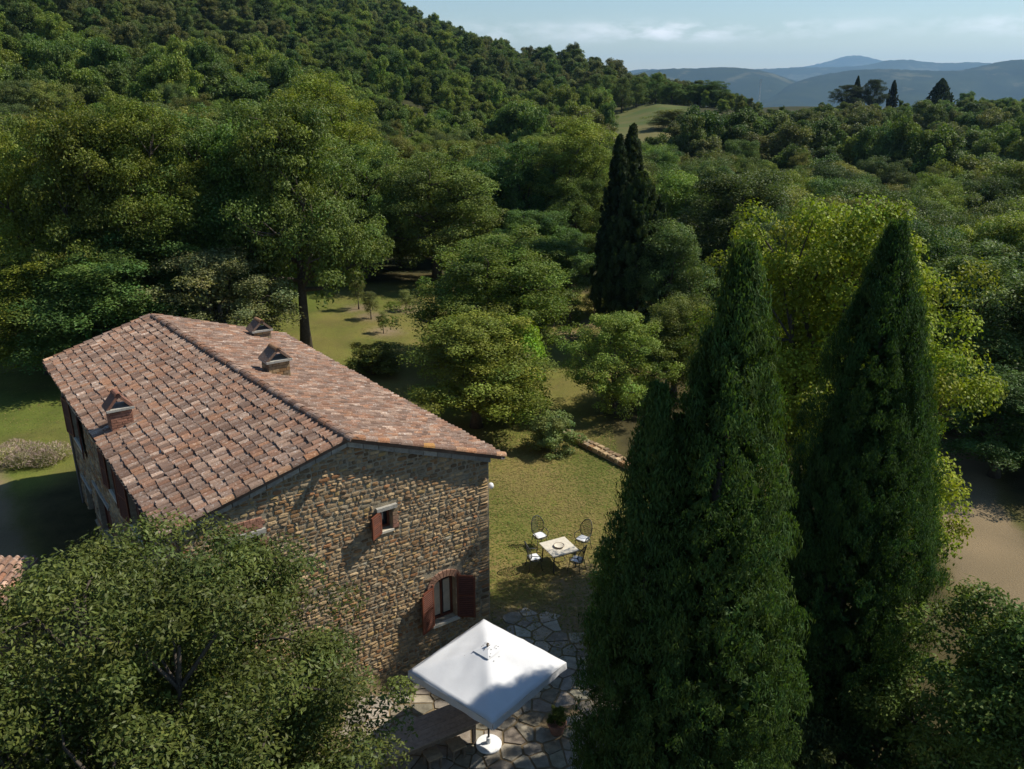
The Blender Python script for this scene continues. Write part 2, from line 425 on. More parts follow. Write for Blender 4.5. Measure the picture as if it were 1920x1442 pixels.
grass = add_obj('lawn_grass', quad_mesh('lawn_grass', GV, np.arange(4 * gn).reshape(gn, 4), surf('turf_blade', (1, 1, 1), .9, .08, 3, spec=.1), gt_))
tag(grass, 'short sun dried turf covering the lawns', 'grass', kind='stuff')

# ------------------------------------------------------------------ far hills
def hill_mat():
    m, N, L, out = new_mat('hill_woods'); b = N.new('ShaderNodeBsdfPrincipled')
    pos = N.new('ShaderNodeNewGeometry').outputs['Position']
    a = noise_node(N, L, .004, 8, .65, pos); f = noise_node(N, L, .003, 6, .65, pos)
    c = mixc(N, L, (.016, .024, .014), (.035, .045, .022), mrange(N, L, a.outputs['Fac'], .35, .65))
    c = mixc(N, L, c, (.16, .145, .08), mrange(N, L, f.outputs['Fac'], .56, .62, 0, .4))
    L.new(c, b.inputs['Base Color']); b.inputs['Roughness'].default_value = 1; b.inputs['Specular IOR Level'].default_value = 0
    L.new(b.outputs[0], out.inputs['Surface']); return m
M['hill'] = hill_mat()
def far_hill(name, D, depth, prof, seed, sub=26):
    r = np.random.default_rng(seed)
    px = np.array([p[0] for p in prof], float); py = np.array([p[1] for p in prof], float)
    xs = np.linspace(px[0], px[-1], int((px[-1] - px[0]) / 6)); ys = np.interp(xs, px, py)
    ker = np.ones(9) / 9; ys = np.convolve(np.pad(ys, 4, 'edge'), ker, 'valid')
    V = []; nr = sub
    for k, (x, y) in enumerate(zip(xs, ys)):
        d = ray(x, y); az = d[0] / d[1]; zt = HC + D * d[2] / d[1]
        zt += r.normal(0, 1) * D * .00022
        for j in range(nr):
            q = j / (nr - 1) * 2 - 1           # -1 front foot .. 1 back foot
            w = math.cos(q * math.pi / 2) ** 1.25
            fold = math.sin(k * .16 + 2.2 * math.sin(j * .35 + seed)) * .10 + math.sin(k * .37 + j * .8) * .04
            dd = D + q * depth * (1 + .25 * math.sin(k * .11 + seed))
            z = -103 + (zt + 103) * w * (1 + fold * (1 - w))
            V.append((az * dd, dd, z))
    n = len(xs); i = (np.arange(n - 1)[:, None] * nr + np.arange(nr - 1)[None, :]).ravel()
    Q = np.stack([i, i + nr, i + nr + 1, i + 1], 1)
    me = quad_mesh(name, V, Q, M['hill']); me.polygons.foreach_set('use_smooth', np.ones(len(Q), bool))
    return tag(add_obj(name, me), kind='structure')
far_hill('far_hill', 6500, 1100, [(1080, 175), (1150, 150), (1200, 134), (1260, 128), (1300, 129), (1345, 125), (1400, 128), (1440, 134), (1480, 148), (1530, 166), (1600, 192)], 1)
far_hill('far_hill', 6000, 1300, [(1400, 195), (1440, 180), (1490, 153), (1540, 140), (1600, 131), (1660, 129), (1740, 133), (1800, 133), (1840, 124), (1880, 114), (1920, 111), (2000, 108), (2150, 115), (2400, 130), (2700, 150)], 2)
far_hill('far_hill', 10500, 1500, [(1000, 150), (1150, 139), (1180, 132), (1210, 129), (1290, 131), (1440, 129), (1500, 126), (1560, 126), (1620, 124), (1650, 116), (1680, 111), (1715, 112), (1750, 119), (1800, 118), (1830, 115), (1855, 119), (1900, 125), (2000, 120), (2300, 128), (2600, 150)], 3)
far_hill('far_mountain', 15000, 1800, [(1440, 140), (1480, 131), (1530, 121), (1565, 112), (1598, 100), (1625, 106), (1660, 116), (1720, 131), (1780, 145)], 4)

# ------------------------------------------------------------------ the farmhouse
Ee, Le, Re = bp(940, 855, 6.15), bp(308, 1003, 6.60), bp(652, 822, 7.90)
RFe, LFe, FRe = bp(283, 592, 7.55), bp(87, 679, 6.50), bp(533, 629, 6.00)
Z = np.array([0, 0, 1.0])
def flat(v): return unit([v[0], v[1], 0])
uax = flat(Le - Ee); vax = flat(FRe - Ee)
A = Ee + .34 * uax + .17 * vax; A[2] = 0
B = Le - .34 * uax + .17 * flat(LFe - Le); B[2] = 0
FA = FRe + .34 * uax - .26 * vax; FA[2] = 0
FB = LFe - .34 * uax - .26 * flat(LFe - Le); FB[2] = 0
HO = np.array([A[0], A[1], 0.0])
house = empty('farmhouse', HO, 'two storey rubble stone farmhouse with a low terracotta tiled gable roof', 'house')

class Wall:
    """a wall plane: s runs along the base, t up, outward normal n"""
    def __init__(w, P, Q, out_hint):
        w.P = np.array([P[0], P[1], 0.]); w.Q = np.array([Q[0], Q[1], 0.])
        w.W = np.linalg.norm(w.Q - w.P); w.d = (w.Q - w.P) / w.W
        w.n = np.cross(w.d, Z); w.n = w.n if w.n @ out_hint > 0 else -w.n
    def pt(w, s, t, o=0.0): return w.P + w.d * s + Z * t + w.n * o
    def hit(w, px, py):
        d = ray(px, py); c = np.array([0, 0, HC]); k = ((w.P - c) @ w.n) / (d @ w.n); h = c + k * d
        return float((h - w.P) @ w.d), float(h[2])
ctr = (A + B + FA + FB) / 4
WG = Wall(A, B, A - FA)                 # near gable, s=0 at right corner
WL = Wall(B, FB, B - A)                 # left side
WR = Wall(A, FA, A - B)
WF = Wall(FA, FB, FA - A)
def roof_edge(w, ends, ridge_pt):
    sr = float((ridge_pt - w.P) @ w.d) if ridge_pt is not None else None
    return sr
sR = float((Re - WG.P) @ WG.d); sRF = float((RFe - WF.P) @ WF.d)
TH = .17
top_G = lambda s: np.interp(s, [-.34, sR, WG.W + .34], [Ee[2], Re[2], Le[2]]) - TH
top_F = lambda s: np.interp(s, [-.34, sRF, WF.W + .34], [FRe[2], RFe[2], LFe[2]]) - TH
top_L = lambda s: np.interp(s, [0, WL.W], [Le[2], LFe[2]]) - .06
top_R = lambda s: np.interp(s, [0, WR.W], [Ee[2], FRe[2]]) - .06

# window openings measured on the wall planes: (s0, s1, t0, t1)
def opening(w, l, r, t, b):
    """pixels: left x, right x, top y, bottom y at the centre"""
    cx = (l + r) / 2; cyy = (t + b) / 2
    s_l = w.hit(l, cyy)[0]; s_r = w.hit(r, cyy)[0]
    t1 = w.hit(cx, t)[1]; t0 = w.hit(cx, b)[1]
    return [min(s_l, s_r), max(s_l, s_r), t0, t1]
op_small = opening(WG, 714, 735, 954, 993)
op_big = opening(WG, 445, 490, 1006, 1092)
op_arch = opening(WG, 813, 855, 1080, 1163)
op_L = [opening(WL, 138, 149, 775, 822), opening(WL, 204, 214, 868, 918), opening(WL, 244, 262, 925, 990),
        opening(WL, 165, 176, 920, 962), opening(WL, 190, 209, 945, 1003)]

def wall_core(w, top, opens, breaks=(), name='wall'):
    bs = sorted(set([0, w.W] + list(breaks) + [o[0] for o in opens] + [o[1] for o in opens]))
    mb = MB()
    for a, b in zip(bs[:-1], bs[1:]):
        mid = (a + b) / 2; segs = [(-.5, None)]
        oo = sorted([o for o in opens if o[0] < mid < o[1]], key=lambda o: o[2])
        lo = -.5; parts = []
        for o in oo: parts.append((lo, lo, o[2], o[2])); lo = o[3]
        parts.append((lo, lo, float(top(a)), float(top(b))))
        for l0, l1, h0, h1 in parts:
            mb.add([w.pt(a, l0), w.pt(b, l1), w.pt(b, h1), w.pt(a, h0)], [(0, 1, 2, 3)])
    for o in opens:                                    # reveals
        s0, s1, t0, t1 = o; dp = -.30
        q = [w.pt(s0, t0), w.pt(s1, t0), w.pt(s1, t1), w.pt(s0, t1), w.pt(s0, t0, dp), w.pt(s1, t0, dp), w.pt(s1, t1, dp), w.pt(s0, t1, dp)]
        mb.add(q, [(0, 4, 5, 1), (1, 5, 6, 2), (2, 6, 7, 3), (3, 7, 4, 0)])
    return mb.build(name, M['mortar'], house, HO)

STONE_PAL = [((.95, .88, .76), 5), ((1.18, 1.08, .88), 4), ((.72, .66, .58), 4), ((1.35, 1.26, 1.06), 2), ((.95, .72, .50), 3),
             ((1.0, .66, .46), 1.0), ((1.12, 1.0, .66), 1.0), ((.86, .9, .88), 2), ((.55, .47, .40), 2)]
_pw = np.array([p[1] for p in STONE_PAL]); _pw = _pw / _pw.sum()
def stone_col(r):
    c = np.array(STONE_PAL[r.choice(len(STONE_PAL), p=_pw)][0]); return tuple(c * r.uniform(.8, 1.2))
def stone_geo(w, s, t, a, b, r, proud):
    """one rubble stone: an uneven eight-sided outline, bulging face"""
    n = 8; outl = []
    ph = r.uniform(0, .5)
    for k in range(n):
        an = 2 * math.pi * (k + ph) / n
        cx, sy = math.cos(an), math.sin(an)
        p = 2.0 / 4.5
        x = abs(cx) ** p * (1 if cx > 0 else -1); y = abs(sy) ** p * (1 if sy > 0 else -1)
        outl.append((x * a * r.uniform(.78, 1.06), y * b * r.uniform(.76, 1.08)))
    vs = [w.pt(s + x, t + y, -.03) for x, y in outl]
    vs += [w.pt(s + x * .88, t + y * .84, proud * r.uniform(.6, 1.0)) for x, y in outl]
    vs.append(w.pt(s + r.uniform(-.2, .2) * a, t + r.uniform(-.2, .2) * b, proud * r.uniform(1.0, 1.4)))
    fs = [(k, (k + 1) % n, n + (k + 1) % n, n + k) for k in range(n)] + [(n + k, n + (k + 1) % n, 2 * n) for k in range(n)]
    return vs, fs
def lay_stones(w, top, opens, wall_obj, seed, hmin, hmax, wmin, wmax, n_parts, tmin=0.0, pref=None):
    r = np.random.default_rng(seed); st = []
    t = tmin
    while t < 9:
        h = r.uniform(hmin, hmax); s = 0.0; row = []
        while s < w.W:
            ww = r.uniform(wmin, wmax)
            if s < .02 or w.W - s - ww < .12: ww = r.uniform(.32, .5) if s < .02 else w.W - s
            if w.W - s - ww < .1: ww = w.W - s
            c = s + ww / 2; tc_ = t + h / 2 + .03 * math.sin(c * 1.7 + t * 3) + r.uniform(-.012, .012)
            ok = tc_ + h / 2 < float(top(c)) + .05
            for o in opens:
                if c + ww / 2 > o[0] - .02 and c - ww / 2 < o[1] + .02 and tc_ + h / 2 > o[2] - .02 and tc_ - h / 2 < o[3] + .02:
                    # trim against the opening
                    if c < o[0] and o[0] - (c - ww / 2) > .09: ww2 = o[0] - (c - ww / 2) - .02; c = c - ww / 2 + ww2 / 2; ww_l = ww2; row.append((c, tc_, ww_l / 2 - .008, h / 2 - .008)) if ok else None
                    elif c > o[1] and (c + ww / 2) - o[1] > .09: ww2 = (c + ww / 2) - o[1] - .02; row.append((o[1] + .02 + ww2 / 2, tc_, ww2 / 2 - .008, h / 2 - .008)) if ok else None
                    ok = False; break
            if ok:
                if ww < .3 and r.random() < .12 and h > .13:
                    row.append((c, tc_ - h / 4, ww / 2 - .008, h / 4 - .006)); row.append((c, tc_ + h / 4, ww / 2 - .008, h / 4 - .006))
                else: row.append((c, tc_, ww / 2 - .008, h / 2 - .008))
            s += ww
        st += row; t += h
    st = np.array(st)
    order = np.argsort(-(st[:, 2] * st[:, 3] * (pref(st) if pref is not None else 1)))
    parts = set(order[:n_parts].tolist()); mb = MB()
    for i, (s, t, a, b) in enumerate(st):
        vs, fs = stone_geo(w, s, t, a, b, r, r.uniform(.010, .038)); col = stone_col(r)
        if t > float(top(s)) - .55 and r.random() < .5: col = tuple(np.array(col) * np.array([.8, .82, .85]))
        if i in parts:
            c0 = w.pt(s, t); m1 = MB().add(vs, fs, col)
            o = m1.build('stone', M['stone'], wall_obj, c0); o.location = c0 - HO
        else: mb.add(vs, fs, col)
    if mb.v:
        o = mb.build('stonework', M['stone'], wall_obj, HO); o['kind'] = 'stuff'
gw = wall_core(WG, top_G, [op_small, op_big, op_arch], [sR], 'gable_wall')
lw = wall_core(WL, top_L, op_L, [], 'side_wall')
rw = wall_core(WR, top_R, [], [], 'side_wall')
fw = wall_core(WF, top_F, [], [sRF], 'gable_wall')
arch_ext = [op_arch[0] - .22, op_arch[1] + .22, op_arch[3] - .45, op_arch[3] + .24]
brick_over = [op_big[0] - .15, op_big[1] + .22, op_big[3] + .16, op_big[3] + .46]
lint_small = [op_small[0] - .16, op_small[1] + .16, op_small[3], op_small[3] + .12]
lint_big = [op_big[0] - .2, op_big[1] + .2, op_big[3], op_big[3] + .16]
lay_stones(WG, top_G, [op_small, op_big, op_arch, arch_ext, brick_over, lint_small, lint_big], gw, 11, .065, .155, .08, .34, 300, -.05,
           pref=lambda st: (st[:, 1] > .4) * (st[:, 0] < WG.W - 1.5))
lay_stones(WL, top_L, op_L, lw, 12, .14, .24, .22, .55, 0, -.05)
lay_stones(WR, top_R, [], rw, 13, .16, .26, .3, .6, 0, -.05)
lay_stones(WF, top_F, [], fw, 14, .16, .26, .3, .6, 0, -.05)

# --- windows
def shutter_geo(w, sh, t0, t1, width, ang, side, louvre=True, arch=0.0):
    """a leaf hinged at s=sh; ang = opening angle from closed; side +1 leaf closes toward +s"""
    ca, sa = math.cos(ang), math.sin(ang)
    ex = w.d * side * ca + w.n * sa; ey = np.cross(Z, ex); c0 = w.pt(sh, 0, .04)
    mb = MB(); H = t1 - t0; fr = .06
    P = lambda x, z: c0 + ex * x + Z * z
    axes = [ex, ey, Z]
    mb.box(P(fr / 2, (t0 + t1) / 2), (fr, .045, H), axes=axes); mb.box(P(width - fr / 2, (t0 + t1) / 2 - arch / 2), (fr, .045, H - arch), axes=axes)
    for z in (t0 + fr / 2, (t0 + t1) / 2, t1 - fr / 2 - arch * .5): mb.box(P(width / 2, z), (width - 2 * fr, .043, fr), axes=axes)
    n = int(H / .075)
    for k in range(n):
        z = t0 + fr + (k + .5) * (H - 2 * fr - arch * .5) / n
        til = unit(ey * .75 + Z * .66); nn = np.cross(ex, til)
        mb.box(P(width / 2, z), (width - 2 * fr, .055, .014), axes=[ex, til, nn])
    mb.box(P(width / 2, (t0 + t1) / 2), (width - 2 * fr, .006, H - 2 * fr - .01), (.5, .5, .5), axes=axes)
    return mb
def window(w, o, name, frame=True, pane=True, dp=-.2):
    s0, s1, t0, t1 = o; e = empty(name, w.pt((s0 + s1) / 2, t0) - HO); e.parent = house
    O = w.pt((s0 + s1) / 2, t0); ax = [w.d, w.n, Z]
    MB().box(w.pt((s0 + s1) / 2, (t0 + t1) / 2, -.285), (s1 - s0, .01, t1 - t0), axes=ax).build('pane', M['glass'], e, O)
    mb = MB(); fw_ = .06
    for s in (s0 + fw_ / 2, s1 - fw_ / 2): mb.box(w.pt(s, (t0 + t1) / 2, dp), (fw_, .06, t1 - t0), axes=ax)
    for t in (t0 + fw_ / 2, t1 - fw_ / 2): mb.box(w.pt((s0 + s1) / 2, t, dp), (s1 - s0 - 2 * fw_, .06, fw_), axes=ax)
    if s1 - s0 > .5: mb.box(w.pt((s0 + s1) / 2, (t0 + t1) / 2, dp), (.05, .05, t1 - t0 - 2 * fw_), axes=ax)
    mb.build('frame', M['redwood'], e, O)
    return e, O, ax
def bar(w, s0, s1, t0, t1, o0, o1, name, mat, e, O, col=(1, 1, 1)):
    ax = [w.d, w.n, Z]
    return MB().box(w.pt((s0 + s1) / 2, (t0 + t1) / 2, (o0 + o1) / 2), (s1 - s0, o1 - o0, t1 - t0), col, ax).build(name, mat, e, O)
# small upper window: left leaf open
e, O, ax = window(WG, op_small, 'window')
s0, s1, t0, t1 = op_small
bar(WG, s0 - .14, s1 + .14, t1 + .005, t1 + .11, -.1, .10, 'lintel', M['slab'], e, O)
bar(WG, s0 - .03, s1 + .03, t0 - .07, t0 - .002, -.1, .06, 'sill', M['travertine'], e, O)
shutter_geo(WG, s1 + .01, t0 - .04, t1, .46, math.radians(148), -1).build('shutter', M['redwood'], e, O)
for k in range(5):
    bar(WG, s0 - .19 + .03 * (k % 2), s0 - .01, t0 + k * (t1 - t0) / 5 + .01, t0 + (k + 1) * (t1 - t0) / 5 - .01, -.02, .045, 'brick', M['brick'], e, O, (1.0 - .06 * k, 1.15 + .05 * k, 1.3))
# big upper window behind the tree: shutters closed
e, O, ax = window(WG, op_big, 'window')
s0, s1, t0, t1 = op_big
bar(WG, s0 - .18, s1 + .18, t1 + .005, t1 + .14, -.1, .09, 'lintel', M['slab'], e, O)
bar(WG, s0 - .1, s1 + .1, t0 - .08, t0 - .002, -.1, .08, 'sill', M['travertine'], e, O)
hw = (s1 - s0) / 2
for sh, sd in ((s0, 1), (s1, -1)):
    mb = shutter_geo(WG, sh, t0 + .01, t1 - .01, hw - .01, math.radians(4), sd); mb.v = [tuple(np.array(v) - WG.n * .13) for v in mb.v]
    mb.build('shutter', M['redwood'], e, O)
for row in range(3):
    L0, L1 = brick_over[0] + .02, brick_over[1]; n = 6; x = L0 - (.06 if row % 2 else 0)
    for k in range(n):
        ww = (L1 - L0) / n
        bar(WG, x + k * ww + .006, x + (k + 1) * ww - .006, brick_over[2] + row * .1 + .006, brick_over[2] + (row + 1) * .1 - .006, -.02, .035 + .008 * rng.random(), 'brick', M['brick'], e, O,
            tuple(np.array([1.05, 1.25, 1.35]) * rng.uniform(.75, 1.2)))
for k in range(8):
    hgt = (t1 - t0) / 8
    bar(WG, s0 - .24 + .06 * (k % 2), s0 - .01, t0 + k * hgt + .008, t0 + (k + 1) * hgt - .008, -.02, .05, 'brick', M['brick'], e, O, tuple(np.array([1., 1.2, 1.3]) * rng.uniform(.75, 1.15)))
# arched ground-floor window, both leaves swung out
e, O, ax = window(WG, op_arch, 'arched_window', dp=-.24)
s0, s1, t0, t1 = op_arch; rad = (s1 - s0) / 2; sc_ = (s0 + s1) / 2; rise = rad * .62; spring = t1 - rise
def arch_t(s): return spring + rise * math.sqrt(max(0, 1 - ((s - sc_) / rad) ** 2))
mb = MB(); n = 12
for k in range(n):                               # spandrels above the curve
    a = s0 + (s1 - s0) * k / n; b = s0 + (s1 - s0) * (k + 1) / n
    mb.add([WG.pt(a, arch_t(a), .01), WG.pt(b, arch_t(b), .01), WG.pt(b, t1 + .03, .01), WG.pt(a, t1 + .03, .01),
            WG.pt(a, arch_t(a), -.28), WG.pt(b, arch_t(b), -.28)], [(0, 1, 2, 3), (0, 4, 5, 1)])
mb.build('spandrel', M['mortar'], e, O)
nb = 13
for k in range(nb):                              # brick ring
    w0 = math.pi * k / nb + .02; w1 = math.pi * (k + 1) / nb - .02
    q = []
    for rr, dep in ((1.0, 0), (1.0, 1)):
        pass
    f = lambda wv, ex_: (sc_ + (rad + ex_) * math.cos(wv), spring + (rise + ex_) * math.sin(wv))
    pts = [f(w0, .0), f(w1, .0), f(w1, .21), f(w0, .21)]
    vs = [WG.pt(*p, -.03) for p in pts] + [WG.pt(*p, .05) for p in pts]
    MB().add(vs, [(4, 5, 6, 7), (0, 1, 5, 4), (1, 2, 6, 5), (2, 3, 7, 6), (3, 0, 4, 7)], tuple(np.array([1.0, 1.3, 1.4]) * rng.uniform(.75, 1.15))).build('brick', M['brick'], e, O)
bar(WG, s0 - .08, s1 + .08, t0 - .09, t0 - .002, -.25, .09, 'sill', M['travertine'], e, O)
bar(WG, s0 + .07, s0 + .30, t0 + .1, t1 - .3, -.272, -.262, 'curtain', M['curtain'], e, O)
bar(WG, s1 - .36, s1 - .08, t0 + .1, t1 - .32, -.272, -.262, 'curtain', M['curtain'], e, O)
shutter_geo(WG, s1 + .02, t0 - .02, t1 - .12, .56, math.radians(156), -1, arch=.14).build('shutter', M['redwood'], e, O)
shutter_geo(WG, s0 - .02, t0 - .02, t1 - .02, .56, math.radians(142), 1, arch=.14).build('shutter', M['redwood'], e, O)
# side wall
for i, o in enumerate(op_L):
    e, O, ax = window(WL, o, 'window' if i < 3 else 'door')
    s0, s1, t0, t1 = o; hw = (s1 - s0) / 2
    bar(WL, s0 - .12, s1 + .12, t1 + .004, t1 + .13, -.1, .07, 'lintel', M['slab'], e, O)
    if i < 3:
        bar(WL, s0 - .06, s1 + .06, t0 - .08, t0 - .002, -.1, .07, 'sill', M['travertine'], e, O)
        for sh, sd in ((s0 - .01, 1), (s1 + .01, -1)):
            shutter_geo(WL, sh, t0, t1, hw, math.radians(172), sd).build('shutter', M['redwood'], e, O)
    else:
        bar(WL, s0 + .06, s1 - .06, t0 + .02, t1 - .06, -.26, -.225, 'door_leaf', M['redwood'], e, O)

# --- roof
roof = empty('roof', (0, 0, 0)); roof.parent = house
def bil(c00, c10, c01, c11, a, b): return c00 * (1 - a) * (1 - b) + c10 * a * (1 - b) + c01 * (1 - a) * b + c11 * a * b
slopes = {'left': (Re, RFe, Le, LFe), 'right': (Re, RFe, Ee, FRe)}
sag = lambda a, b: -.05 * math.sin(math.pi * a) * (1 - .3 * b)
def roof_pt(nm, a, b): 
    p = bil(*slopes[nm], a, b).copy(); p[2] += sag(a, b); return p
mb = MB()
for nm in slopes:
    nA, nB = 16, 6
    for i in range(nA):
        for j in range(nB):
            q = [roof_pt(nm, i / nA, j / nB), roof_pt(nm, (i + 1) / nA, j / nB), roof_pt(nm, (i + 1) / nA, (j + 1) / nB), roof_pt(nm, i / nA, (j + 1) / nB)]
            mb.add(q, [(0, 1, 2, 3)]); lowq = [p - Z * .11 for p in q]; mb.add(lowq, [(0, 1, 2, 3)])
            if i == 0: mb.add([q[0], q[3], lowq[3], lowq[0]], [(0, 1, 2, 3)])
            if i == nA - 1: mb.add([q[1], q[2], lowq[2], lowq[1]], [(0, 1, 2, 3)])
            if j == nB - 1: mb.add([q[2], q[3], lowq[3], lowq[2]], [(0, 1, 2, 3)])
mb.build('roof_deck', surf('roof_deck', (.17, .115, .085), .95, .3, 5, .4, 30), roof, HO)

TL, TW = .40, .088                                  # barrel tile length and half width
def tile_geo(seg=6, L_=TL, w0=TW, w1=TW * .80, h=.088):
    """local: x across, y down the slope (0 .. L), z up; wide end below"""
    vs = []
    for y, ww, zz, hh in ((0, w1, 0, h * .85), (L_, w0, .012, h)):
        for k in range(seg + 1):
            an = math.pi * k / seg; vs.append((ww * math.cos(an), y, zz + hh * math.sin(an)))
    for k in range(seg + 1):
        an = math.pi * k / seg; vs.append((w0 * .84 * math.cos(an), L_, .012 + (h - .016) * math.sin(an)))
    n = seg + 1
    fs = [(k, k + 1, n + k + 1, n + k) for k in range(seg)] + [(n + k, n + k + 1, 2 * n + k + 1, 2 * n + k) for k in range(seg)]
    return np.array(vs), fs
tv, tf = tile_geo()
tile_me = MB().add(tv, tf).mesh('tile', M['tile'])
TILE_PAL = [((1, 1, 1), 5), ((1.12, .95, .84), 4), ((.78, .74, .73), 4), ((1.25, 1.24, 1.2), 2.6), ((.66, .60, .57), 2.2), ((1.2, .95, .76), 1.3), ((1.6, 1.66, 1.66), 1.1), ((.9, .72, .62), 2)]
_tw = np.array([p[1] for p in TILE_PAL]); _tw = _tw / _tw.sum()
def tile_col(r):
    c = np.array(TILE_PAL[r.choice(len(TILE_PAL), p=_tw)][0]); return tuple(c * r.uniform(.8, 1.14))
def frame_mat(o, x, y, z):
    m = Matrix.Identity(4)
    for i in range(3): m[i][0] = x[i]; m[i][1] = y[i]; m[i][2] = z[i]; m[i][3] = o[i]
    return m
tiles = []                                         # (distance, matrix, colour)
r = np.random.default_rng(5)
for nm in slopes:
    c00, c10, c01, c11 = slopes[nm]
    lenA = (np.linalg.norm(c10 - c00) + np.linalg.norm(c11 - c01)) / 2; ncol = int(lenA / .212)
    lenB = (np.linalg.norm(c01 - c00) + np.linalg.norm(c11 - c10)) / 2; nrow = int(lenB / .30)
    for i in range(ncol):
        a = (i + .5) / ncol; wob = r.normal(0, .008)
        for j in range(nrow):
            b = (j + .06) / nrow
            p = roof_pt(nm, a, b); dn = unit(roof_pt(nm, a, min(1, b + .05)) - p) if b < .95 else unit(p - roof_pt(nm, a, b - .05))
            ac = unit(roof_pt(nm, min(1, a + .01), b) - roof_pt(nm, max(0, a - .01), b))
            nz = unit(np.cross(ac, dn)); nz = nz if nz[2] > 0 else -nz
            dn2 = unit(dn + nz * r.uniform(.015, .06)); ang = r.normal(0, .028)
            ac2 = unit(ac - dn2 * (ac @ dn2)); ac3 = ac2 * math.cos(ang) + dn2 * math.sin(ang); dn3 = dn2 * math.cos(ang) - ac2 * math.sin(ang)
            zz = np.cross(ac3, dn3)
            if zz[2] < 0: ac3 = -ac3; zz = -zz
            q = p + ac * (wob + r.normal(0, .01)) + dn * r.normal(0, .014) + nz * r.uniform(-.008, .018)
            sc = r.uniform(.93, 1.06)
            tiles.append((np.linalg.norm(q - np.array([0, 0, HC])) + (6 if nm == 'right' else 0), q, ac3 * sc, dn3, zz * sc, tile_col(r)))
tiles.sort(key=lambda t: t[0])
for d, q, x, y, z, col in tiles[:300]:
    o = add_obj('tile', tile_me, roof); o.matrix_local = frame_mat(q - HO, x, y, z); o.color = (*col, 1)
mb = MB()
for d, q, x, y, z, col in tiles[300:]:
    mb.add(q + tv[:, :1] * x + tv[:, 1:2] * y + tv[:, 2:] * z, tf, col)
mb.build('tiling', M['tile'], roof, HO)['kind'] = 'stuff'
# ridge caps and verge tiles
rv, rf = tile_geo(6, .46, .135, .12, .10); ridge_me = MB().add(rv, rf).mesh('ridge_tile', M['tile'])
rl = np.linalg.norm(RFe - Re); nr_ = int(rl / .38)
for k in range(nr_):
    a = k / nr_; p = roof_pt('left', a, 0) + Z * .055; y = unit(Re - RFe); x = unit(np.cross(y, Z)); z = np.cross(x, y)
    o = add_obj('ridge_tile', ridge_me, roof); o.matrix_local = frame_mat(p + Z * rng.normal(0, .008) + x * rng.normal(0, .012) - HO - y * .05, x, unit(y + z * .05), z)
    o.color = (*(np.array(tile_col(rng)) * np.array([.9, .86, .84])), 1)
vv, vf = tile_geo(6, .46, .12, .10, .10); verge_me = MB().add(vv, vf).mesh('verge_tile', M['tile'])
for nm in slopes:
    for a0 in (0.0, 1.0):
        top_, bot = roof_pt(nm, a0, 0), roof_pt(nm, a0, 1); n = int(np.linalg.norm(bot - top_) / .36); y = unit(bot - top_)
        x = unit(np.cross(y, Z)); z = np.cross(x, y)
        if z[2] < 0: x = -x; z = -z
        for k in range(n):
            o = add_obj('verge_tile', verge_me, roof); p = top_ + (bot - top_) * k / n + z * .02 + x * rng.normal(0, .008)
            o.matrix_local = frame_mat(p - HO, x, unit(y + z * .05), z)
            c = np.array(tile_col(rng)); c = c * (np.array([1.15, .98, .78]) if rng.random() < .35 else 1.0)
            if a0 == 0 and rng.random() < .12: c = np.array([1.5, 1.15, .5])
            o.color = (*c, 1)
# stone cornice under the verge and gutters
mb = MB()
for (sa, sb) in ((-.02, sR), (sR, WG.W + .02)):
    n = 10
    for k in range(n):
        a = sa + (sb - sa) * k / n + .01; b = sa + (sb - sa) * (k + 1) / n - .01
        ta, tb = float(top_G(a)), float(top_G(b))
        mb.add([WG.pt(a, ta - .10, 0), WG.pt(b, tb - .10, 0), WG.pt(b, tb + .05, 0), WG.pt(a, ta + .05, 0),
                WG.pt(a, ta - .10, .10), WG.pt(b, tb - .10, .10), WG.pt(b, tb + .05, .10), WG.pt(a, ta + .05, .10)],
               [(0, 1, 5, 4), (4, 5, 6, 7), (0, 4, 7, 3), (1, 2, 6, 5)], tuple(np.array([1, 1, 1]) * rng.uniform(.7, 1.1)))
mb.build('cornice', M['slab'], house, HO)
def gutter(P, Q, out):
    mb = MB(); n = 12; seg = 6; rr = .075; d = unit(Q - P); vs = []
    for k in range(n + 1):
        p = P + (Q - P) * k / n + out * .07 - Z * .04
        for j in range(seg + 1):
            w = math.pi + math.pi * j / seg; vs.append(p + out * rr * math.cos(w) + Z * rr * math.sin(w))
    fs = [(k * (seg + 1) + j, k * (seg + 1) + j + 1, (k + 1) * (seg + 1) + j + 1, (k + 1) * (seg + 1) + j) for k in range(n) for j in range(seg)]
    mb.add(vs, fs); 
    for k in range(0, n + 1): 
        p = P + (Q - P) * k / n; mb.box(p + out * .07 - Z * .12, (.03, .15, .012), axes=[d, out, Z])
    return mb.build('gutter', M['zinc'], house, HO)
gutter(Le, LFe, WL.n); gutter(Ee, FRe, WR.n)
mb = MB(); c = WL.pt(WL.W - .3, 0, .08)
mb.tube([c + Z * (top_L(WL.W) - .1) + WL.n * .2, c + Z * (top_L(WL.W) - .4), c + Z * 3, c + Z * .2], .045, 8); mb.build('downpipe', M['zinc'], house, HO)
mb = MB(); c = WR.pt(.35, 0, .08)
mb.tube([c + Z * (top_R(0) - .1) + WR.n * .2, c + Z * (top_R(0) - .4), c + Z * 3, c + Z * .2], .045, 8); mb.build('downpipe', M['zinc'], house, HO)
# round white lamp on the corner
lp = WR.pt(.12, 0, .16) + Z * 5.1
mb = MB(); mb.lathe([(.02, -.10), (.07, -.07), (.095, 0), (.07, .07), (.02, .10)], lp, 12); mb.build('wall_lamp', M['white'], house, HO, True)
